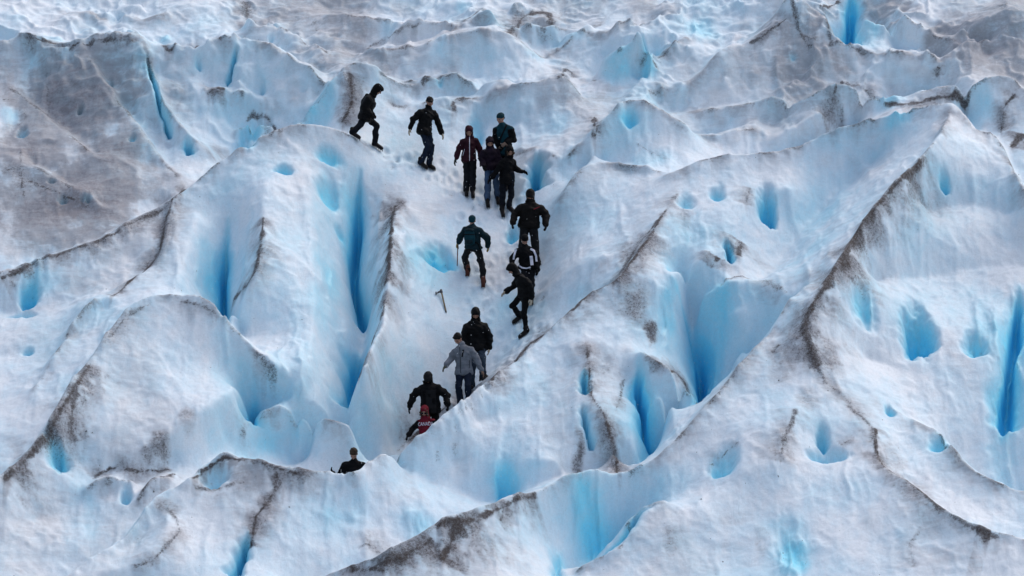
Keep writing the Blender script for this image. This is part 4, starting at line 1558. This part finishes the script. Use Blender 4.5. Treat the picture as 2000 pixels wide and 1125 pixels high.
p3 = Person('woman in maroon hooded jacket with a pale front zip and dark trousers, facing the camera',
            (917, 381), 3, (916, 256), (917, 267), ((904, 272), (929, 272)), ((896, 291), (937, 291)), ((890, 311), (939, 313)),
            (916, 306), ((912, 343), (924, 343)), ((911, 380, 1), (923.5, 381, 1)), hpitch=22, hem=(916, 313), jacket='maroon', trousers='grey_trouser',
            glove='green_glove', top='hood', seed=3, bulk=.93, shoulder=.175)
p3.strip('zip', [(917, 268), (917, 290), (917, 314)], .016, 'white')
p3.strip('zip', [(907.5, 291), (904, 304)], .010, 'white')
p3.strip('zip', [(928, 291), (930, 302)], .010, 'white')

p5 = Person('tall man in teal hat and teal jacket, standing behind two others and looking aside',
            (986, 368), -28, (978, 231), (981, 242), ((969, 249), (998, 250)), ((967, 270), (1004, 272)), ((974, 284), (990, 279)),
            (986, 293), ((981, 330), (991, 330)), ((980, 367, 0), (992, 368, 0)), hyaw=-38, hpitch=12, hem=(986, 300), jacket='teal', trousers='grey_trouser',
            glove='tan_glove', top='hat', topmat='teal', seed=4, size=1.05, gloveb='tan_glove')
p5.strip('shoulder_strap', [(990, 243), (984, 256), (977, 272), (975, 278)], .035, 'black2')

p4 = Person('person in dark plum hooded jacket and blue jeans beside the woman in maroon',
            (961, 398), 8, (956.5, 278), (957, 288), ((944, 293), (970, 292)), ((939, 310), (974, 310)), ((944, 324), (973, 325)),
            (959, 321), ((953, 361), (969, 359)), ((952, 399, 1), (972, 393, 1)), hyaw=10, hpitch=18, hem=(959, 329), jacket='plum', trousers='denim',
            glove='black2', top='hood', seed=5, bulk=1.0, shoulder=.18)

p6 = Person('woman in long black coat holding one black gloved arm out to the side',
            (988, 415), 12, (995, 295), (994, 306), ((982, 311), (1003, 311)), ((973, 331), (1006, 329)), ((959, 348), (1022, 335)),
            (991, 338), ((982, 380), (998, 378)), ((981, 417, 1), (996, 411, 1)), hyaw=18, hpitch=20, hem=(991, 357), jacket='black2', trousers='navy_trouser',
            glove='black2', top='hood', fur='fur', seed=6, bulk=.88, shoulder=.165, toe=(10, 30))

p7 = Person('broad man in dark hooded jacket with a small red mark on the chest',
            (1034, 524, -.28), 0, (1036, 381), (1036, 392), ((1017, 401), (1057, 402)), ((1005, 419), (1067, 421)), ((1002, 435), (1066, 439)),
            (1033, 434), ((1021, 480), (1045, 480)), ((1022, 522, 0), (1047, 524, 0)), hpitch=45, hem=(1033, 443), jacket='brownblack', trousers='coal',
            glove='black2', top='hood', seed=7, size=1.08, bulk=1.14, shoulder=.225, legbulk=1.15)
p7.strip('chest_mark', [(1042, 409), (1049, 406), (1054, 404)], .018, 'red')

p8 = Person('guide seen from behind in teal hat and dark jacket, climbing up with an ice axe',
            (930, 548), 178, (922, 431), (922.5, 441), ((908, 446), (937, 446)), ((900, 461), (952, 465)), ((895, 474), (953, 481)),
            (924, 481), ((908, 503), (941, 516)), ((914, 536, 1), (944, 558, 1)), hyaw=180, hpitch=14, hem=(925, 484), jacket='teal_dark', trousers='coal',
            glove='yellow', boot='boot_brown', top='hat', topmat='teal', seed=8, toe=(170, 178), legbulk=1.05)

p9 = Person('person in black jacket with white stripes on sleeves and front, black knitted hat',
            (1031, 589, -.45), 0, (1025, 468), (1025, 479), ((1010, 487), (1041, 488)), ((1001, 506), (1051, 510)), ((1001, 521), (1050, 527)),
            (1031, 517), ((1024, 552), (1038, 552)), ((1023, 590, 0), (1038, 588, 1)), hpitch=35, hem=(1030, 524), jacket='black2', trousers='grey_trouser',
            glove='black2', top='hat', topmat='black2', seed=9, shoulder=.19, bulk=1.02)
p9.strip('stripe', [(1012, 481), (1007, 490), (1004, 500), (1003, 507)], .042, 'white')
p9.strip('stripe', [(1036, 486), (1043, 490), (1047, 500), (1048, 511)], .045, 'white')
p9.strip('front_panel', [(1037, 500), (1038, 508), (1039, 518)], .07, 'white')
p9.strip('hem_stripe', [(1014, 519), (1020, 523), (1028, 524), (1036, 522)], .03, 'white')

p10 = Person('woman in black hooded jacket and cream gloves stepping left with one knee bent',
             (1022, 650), -68, (1001, 525), (1008, 535), ((1009, 543), (1028, 543)), ((1002, 560), (1037, 563)), ((988, 570), (1037, 584)),
             (1024, 573), ((1001, 597), (1024, 616)), ((1013, 627, 1), (1026, 655, 1)), hpitch=40, hem=(1025, 579), jacket='black', trousers='black2',
             glove='cream', top='hood', seed=10, bulk=.92, shoulder=.17, toe=(-50, -60), legbulk=.92)

p11 = Person('man in black winter jacket with raised hood, right behind the man in grey fleece',
             (938, 750, -1.0), 0, (929, 612), (929, 624), ((911, 632), (947, 633)), ((907, 656), (956, 657)), ((913, 678), (955, 680)),
             (931, 673), ((923, 711), (943, 709)), ((921, 752, 0), (944, 751, 0)), hpitch=32, hem=(931, 683), jacket='black', trousers='denim_mid',
             glove='cream', top='hood', seed=11, size=1.06, bulk=1.1, shoulder=.21, toe=(0, 35))
p11.strip('shoulder_tab', [(908, 623), (912, 626)], .012, 'cream')
p11.strip('shoulder_tab', [(944, 624), (949, 621)], .012, 'cream')

p12 = Person('dark haired man in grey fleece jacket and dark jeans looking down to his side',
             (906, 797, -1.1), -14, (894.5, 661), (901, 672), ((888, 682), (922, 680)), ((881, 700), (932, 704)), ((870, 715), (941, 724)),
             (906, 722), ((896, 757), (914, 755)), ((900, 794, 0), (916, 796, 0)), hyaw=-32, hpitch=38, hem=(906, 730), jacket='grey_fleece', trousers='denim_dark',
             glove='grey_glove', gloveb='tan_glove', top='hair', hair='hair_dark', seed=12, size=1.04, bulk=.98, shoulder=.20)
p12.strip('zip', [(898, 678), (899, 700), (900, 729)], .012, 'coal')
p12.strip('chest_pocket', [(905, 683), (902.5, 697)], .036, 'coal')
p12.strip('pocket_zip', [(917, 703), (917, 719)], .010, 'coal')

p13 = Person('man in charcoal jacket, bowed head under a hood, right behind the red hooded top',
             (842, 880, -1.5), 0, (836, 738), (837, 749), ((819, 755), (857, 754)), ((807, 773), (872, 772)), ((801, 794), (874, 790)),
             (841, 793), ((833, 838), (852, 838)), ((832, 879, 0), (853, 880, 0)), hpitch=55, hem=(841, 804), jacket='black2', trousers='black2',
             glove='black2', top='hood', topmat='coal', seed=13, size=1.07, bulk=1.08, shoulder=.215, fur='black2')
p13.strip('front_panel', [(837, 762), (838, 780), (839, 808)], .33, 'coal')

p14 = Person('youngster in red hooded top with white lettering, half hidden by the ice ridge',
             (836, 916, -1.6), -6, (829, 803), (830, 814), ((817, 821), (845, 820)), ((807, 838), (851, 840)), ((798, 850), (850, 858)),
             (834, 864), ((829, 890), (842, 890)), ((828, 916, 0), (843, 916, 0)), hyaw=-8, hpitch=20, hem=(834, 868), jacket='red', trousers='grey_trouser',
             glove='black2', top='hood', topmat='red', fur='fur', seed=14, size=.98, bulk=.93, shoulder=.17)

p15 = Person('brown haired man in black jacket seen from the chest up behind the ice crest',
             (692, 1020, -1.8), -4, (691, 886), (691.5, 899), ((672, 905), (711, 905)), ((658, 944), (716, 928)), ((650, 925), (718, 948)),
             (692, 950), ((684, 985), (702, 985)), ((683, 1020, 0), (702, 1020, 0)), hpitch=42, jacket='black2', trousers='black2',
             glove='black2', top='hair', hair='hair_brown', seed=15, size=1.05, bulk=1.05, shoulder=.215)


# black sleeves and lettering of the red top
def split_sleeves(p, mat):
    """cut the jacket's arms off as sleeves of another colour"""
    for i in (0, 1):
        S0, E, Hn = (p.sa, p.sb)[i], p.elbows[i], p.hands[i]
        S0 = S0 + (E - S0) * .08
        me = p.jk.data
        c = np.array([q.center[:] for q in me.polygons]) + p.o

        def dist(a, b):
            t = np.clip(((c - a) @ (b - a)) / ((b - a) @ (b - a)), -.2, 1.3)
            d = np.linalg.norm(c - a - t[:, None] * (b - a), axis=1)
            return np.where(t < 0, 9, d)
        mine = np.minimum(dist(S0, E), dist(E, Hn))
        sp = .5 * (p.sa + p.sb)
        tt = np.clip(((c - p.hipc) @ (sp - p.hipc)) / ((sp - p.hipc) @ (sp - p.hipc)), -.5, 1)
        core = c - p.hipc - tt[:, None] * (sp - p.hipc)
        body = np.sqrt((core @ p.ax[0] / .185) ** 2 + (core @ p.ax[1] / .135) ** 2)
        pick = (mine < .115 * p.size) & (body > .98)
        for keep, nm in ((pick, 'sleeve'), (~pick, 'jacket')):
            b2 = bmesh.new()
            b2.from_mesh(me)
            b2.faces.ensure_lookup_table()
            bmesh.ops.delete(b2, geom=[b2.faces[k] for k in np.nonzero(~keep)[0]], context='FACES')
            m2 = bpy.data.meshes.new(nm)
            b2.to_mesh(m2)
            b2.free()
            if nm == 'sleeve':
                # keep only the largest piece
                link('sleeve', m2, mat, p.root)
            else:
                m2.materials.append(me.materials[0])
                p.jk.data = m2


split_sleeves(p14, 'black2')
split_sleeves(p5, 'black2')

tc_ = bpy.data.curves.new('lettering', 'FONT')
tc_.body = 'CANADA'
tc_.size = 1.0
tc_.resolution_u = 2
to = bpy.data.objects.new('tmp', tc_)
COL.objects.link(to)
tm_ = bpy.data.meshes.new_from_object(to.evaluated_get(bpy.context.evaluated_depsgraph_get()))
bpy.data.objects.remove(to)
bm = bmesh.new()
bm.from_mesh(tm_)
bmesh.ops.triangulate(bm, faces=bm.faces)
bmesh.ops.subdivide_edges(bm, edges=bm.edges, cuts=1)
xs = [v.co.x for v in bm.verts]
x0, x1 = min(xs), max(xs)
bad = []
for v in bm.verts:
    fx = (v.co.x - x0) / (x1 - x0)
    h = p14.on_jacket(816.5 + fx * 29.5, 832 - v.co.y * 10.0 - fx * 1.5, .006)
    if h is None:
        bad.append(v)
    else:
        v.co = h
bmesh.ops.delete(bm, geom=bad, context='VERTS')
bm.to_mesh(tm_)
bm.free()
link('lettering', tm_, 'white', p14.jk)
# dark glasses of the youngster
K = Lump()
for k in (-1, 1):
    K.ell(p14.hp(.036 * k, .097, .0), (.034, .016, .024), [p14.hS, p14.hF, p14.hU])
K.rod(p14.hp(-.07, .085, .006), .008, p14.hp(.07, .085, .006), .008)
p14.part('glasses', K, 'lens', .008, 1)


# ---------------------------------------------------------------- backpack of the guide
def strap(name, pts, wid, th, mat, parent, o):
    P = dens(np.array(pts), .04)
    v, f = [], []
    for i in range(len(P)):
        d = unit(P[min(i + 1, len(P) - 1)] - P[max(i - 1, 0)])
        n = unit(np.cross(d, p8.fr)) if abs(d @ p8.fr) < .95 else p8.side
        m = np.cross(d, n)
        k = len(v)
        v += [P[i] + n * wid + m * th - o, P[i] - n * wid + m * th - o, P[i] - n * wid - m * th - o, P[i] + n * wid - m * th - o]
        if i:
            f += [(k - 4 + j, k - 4 + (j + 1) % 4, k + (j + 1) % 4, k + j) for j in range(4)]
    f += [(3, 2, 1, 0), tuple(len(v) - 4 + j for j in range(4))]
    return link(name, raw_mesh(v, f, True), mat, parent)


pc = p8.W(923, 463, 0)
back = -p8.fr
pk_o = pc + back * .16
pack = root_empty('backpack', pk_o, 'teal and black backpack worn by the climbing guide', 'backpack')
upb = unit(.5 * (p8.sa + p8.sb) - p8.hipc)
axb = [p8.side, back, upb]
K = Lump()
K.box(pk_o - upb * .02, (.105, .050, .15), axb)
K.ell(pk_o - upb * .04 + back * .02, (.135, .085, .17), axb)
K.ell(pk_o + upb * .08, (.125, .075, .11), axb)
link('bag', K.mesh(pk_o, .013, 3, .012, 1, 2), 'teal', pack)
K = Lump()
K.ell(pk_o + upb * .165 + back * .005, (.130, .090, .045), axb)
K.box(pk_o + upb * .15, (.10, .07, .02), axb)
link('lid', K.mesh(pk_o, .012, 3, .008, 1, 5), 'teal_dark', pack)
K = Lump()
K.ell(pk_o - upb * .10 + back * .075, (.095, .035, .075), axb)
link('front_pocket', K.mesh(pk_o, .011, 2, .006, 1, 8), 'teal_dark', pack)
for q in (-1, 1):
    strap('shoulder_strap', [pk_o + p8.side * .10 * q + upb * .17 - back * .02, pk_o + p8.side * .10 * q + upb * .235 - back * .13, pk_o + p8.side * .11 * q + upb * .15 - back * .27], .022, .006, 'black2', pack, pk_o)
strap('compression_strap', [pk_o - p8.side * .13 + back * .05 + upb * .06, pk_o + back * .095 + upb * .06, pk_o + p8.side * .13 + back * .05 + upb * .06], .010, .004, 'black2', pack, pk_o)
strap('hip_belt', [pk_o + p8.side * .12 - upb * .12, pk_o + p8.side * .20 - upb * .17, pk_o + p8.side * .23 - upb * .28 + back * .02], .012, .004, 'black2', pack, pk_o)


# ---------------------------------------------------------------- ice axes
def ice_axe(top, foot, swing, label, shaft, r=.017, adze=.05):
    """straight shaft with spike, and a head of pick and adze"""
    top, foot = np.array(top), np.array(foot)
    o = root_empty('ice_axe', foot, label, 'ice axe')
    d = unit(top - foot)
    K = Lump()
    K.rod(foot + d * .05, r, top, r * 1.15)
    link('shaft', K.mesh(foot, .006, 1), shaft, o)
    K = Lump()
    K.rod(foot + d * .06, r * 1.25, foot + d * .035, r * .9)
    K.rod(foot + d * .035, r * .7, foot, r * .25)
    link('spike', K.mesh(foot, .005, 1), 'metal', o)
    sw = unit(swing - d * (np.array(swing) @ d))
    n = np.cross(sw, d)
    K = Lump()
    K.rod(top - d * .03, r * 1.7, top + d * .03, r * 1.9)
    K.rod(top + d * .01, r * 1.3, top + sw * .07 - d * .01, r * 1.2)
    K.rod(top + sw * .06 - d * .01, r * 1.15, top + sw * .15 - d * .05, r * .45)
    K.box(top + sw * .135 - d * .035, (.012, adze, .02), [sw, n, d])
    link('head', K.mesh(foot, .006, 1, .003, 4), 'metal', o)
    return o


t_ = p8.hands[0] + unit(p8.hands[0] - p8.elbows[0]) * .035
f_ = p8.W(893, 521, -.12)
ice_axe(t_, f_, p8.f, 'ice axe with a red brown shaft held in the yellow glove of the climbing guide', 'red_shaft', .012, .016)
g1 = to_world(ground(872, 611))
g2 = to_world(ground(862, 576))
nrm_ = AX_H
ice_axe(g2 + nrm_ * .10, g1 - AX_V * .02, -RIGHT + AX_V * -.2, 'wooden handled ice axe left standing alone in the snow left of the path', 'wood', .018)

# ---------------------------------------------------------------- grit melted out of the ice
rg = np.random.default_rng(5)
v, f = [], []
tet = SPH_V[:12] if False else np.array([(1, 0, -.4), (-.6, .8, -.4), (-.6, -.8, -.4), (.2, .1, .8)], float)
near_spots = [(1521, 743), (180, 845), (168, 842), (1520, 930), (1412, 1097), (565, 990), (300, 960), (1617, 763), (1370, 975)]
for k in range(420):
    if k < len(near_spots):
        x, y = near_spots[k]
        r = .028
    else:
        x, y = rg.uniform(0, 2000), rg.uniform(0, 1125)
        r = .005 + .012 * rg.random() ** 3
    q = ground(x, y)
    a = rg.uniform(0, 6.28)
    R_ = np.array([[math.cos(a), math.sin(a), 0], [-math.sin(a), math.cos(a), 0], [0, 0, 1]])
    n = len(v)
    v += list(to_world(q) + (tet * r * rg.uniform(.7, 1.3, 3)) @ R_)
    f += [(n, n + 2, n + 1), (n, n + 1, n + 3), (n + 1, n + 2, n + 3), (n + 2, n, n + 3)]
N = NT('dark_stone')
N.b.inputs['Base Color'].default_value = (.03, .026, .024, 1)
gr = link('gravel', raw_mesh(v, f), N.m, None)
gr['kind'] = 'stuff'

# ---------------------------------------------------------------- a light snowfall round the group
v, f = [], []
octa = np.array([(1, 0, 0), (-1, 0, 0), (0, 1, 0), (0, -1, 0), (0, 0, 1), (0, 0, -1)], float)
of = [(0, 2, 4), (2, 1, 4), (1, 3, 4), (3, 0, 4), (2, 0, 5), (1, 2, 5), (3, 1, 5), (0, 3, 5)]
rs = np.random.default_rng(77)
for k in range(1500):
    q = np.array([rs.uniform(-7, 6), rs.uniform(-9, 6), 0])
    p = to_world(np.array([q[0], q[1], height(q[0], q[1]) + rs.uniform(.2, 3.2)]))
    n = len(v)
    v += list(p + octa * rs.uniform(.004, .0085))
    f += [tuple(n + i for i in t) for t in of]
N = NT('snow')
N.b.inputs['Base Color'].default_value = (.85, .86, .88, 1)
sn = link('snowflakes', raw_mesh(v, f), N.m, None)
sn['kind'] = 'stuff'
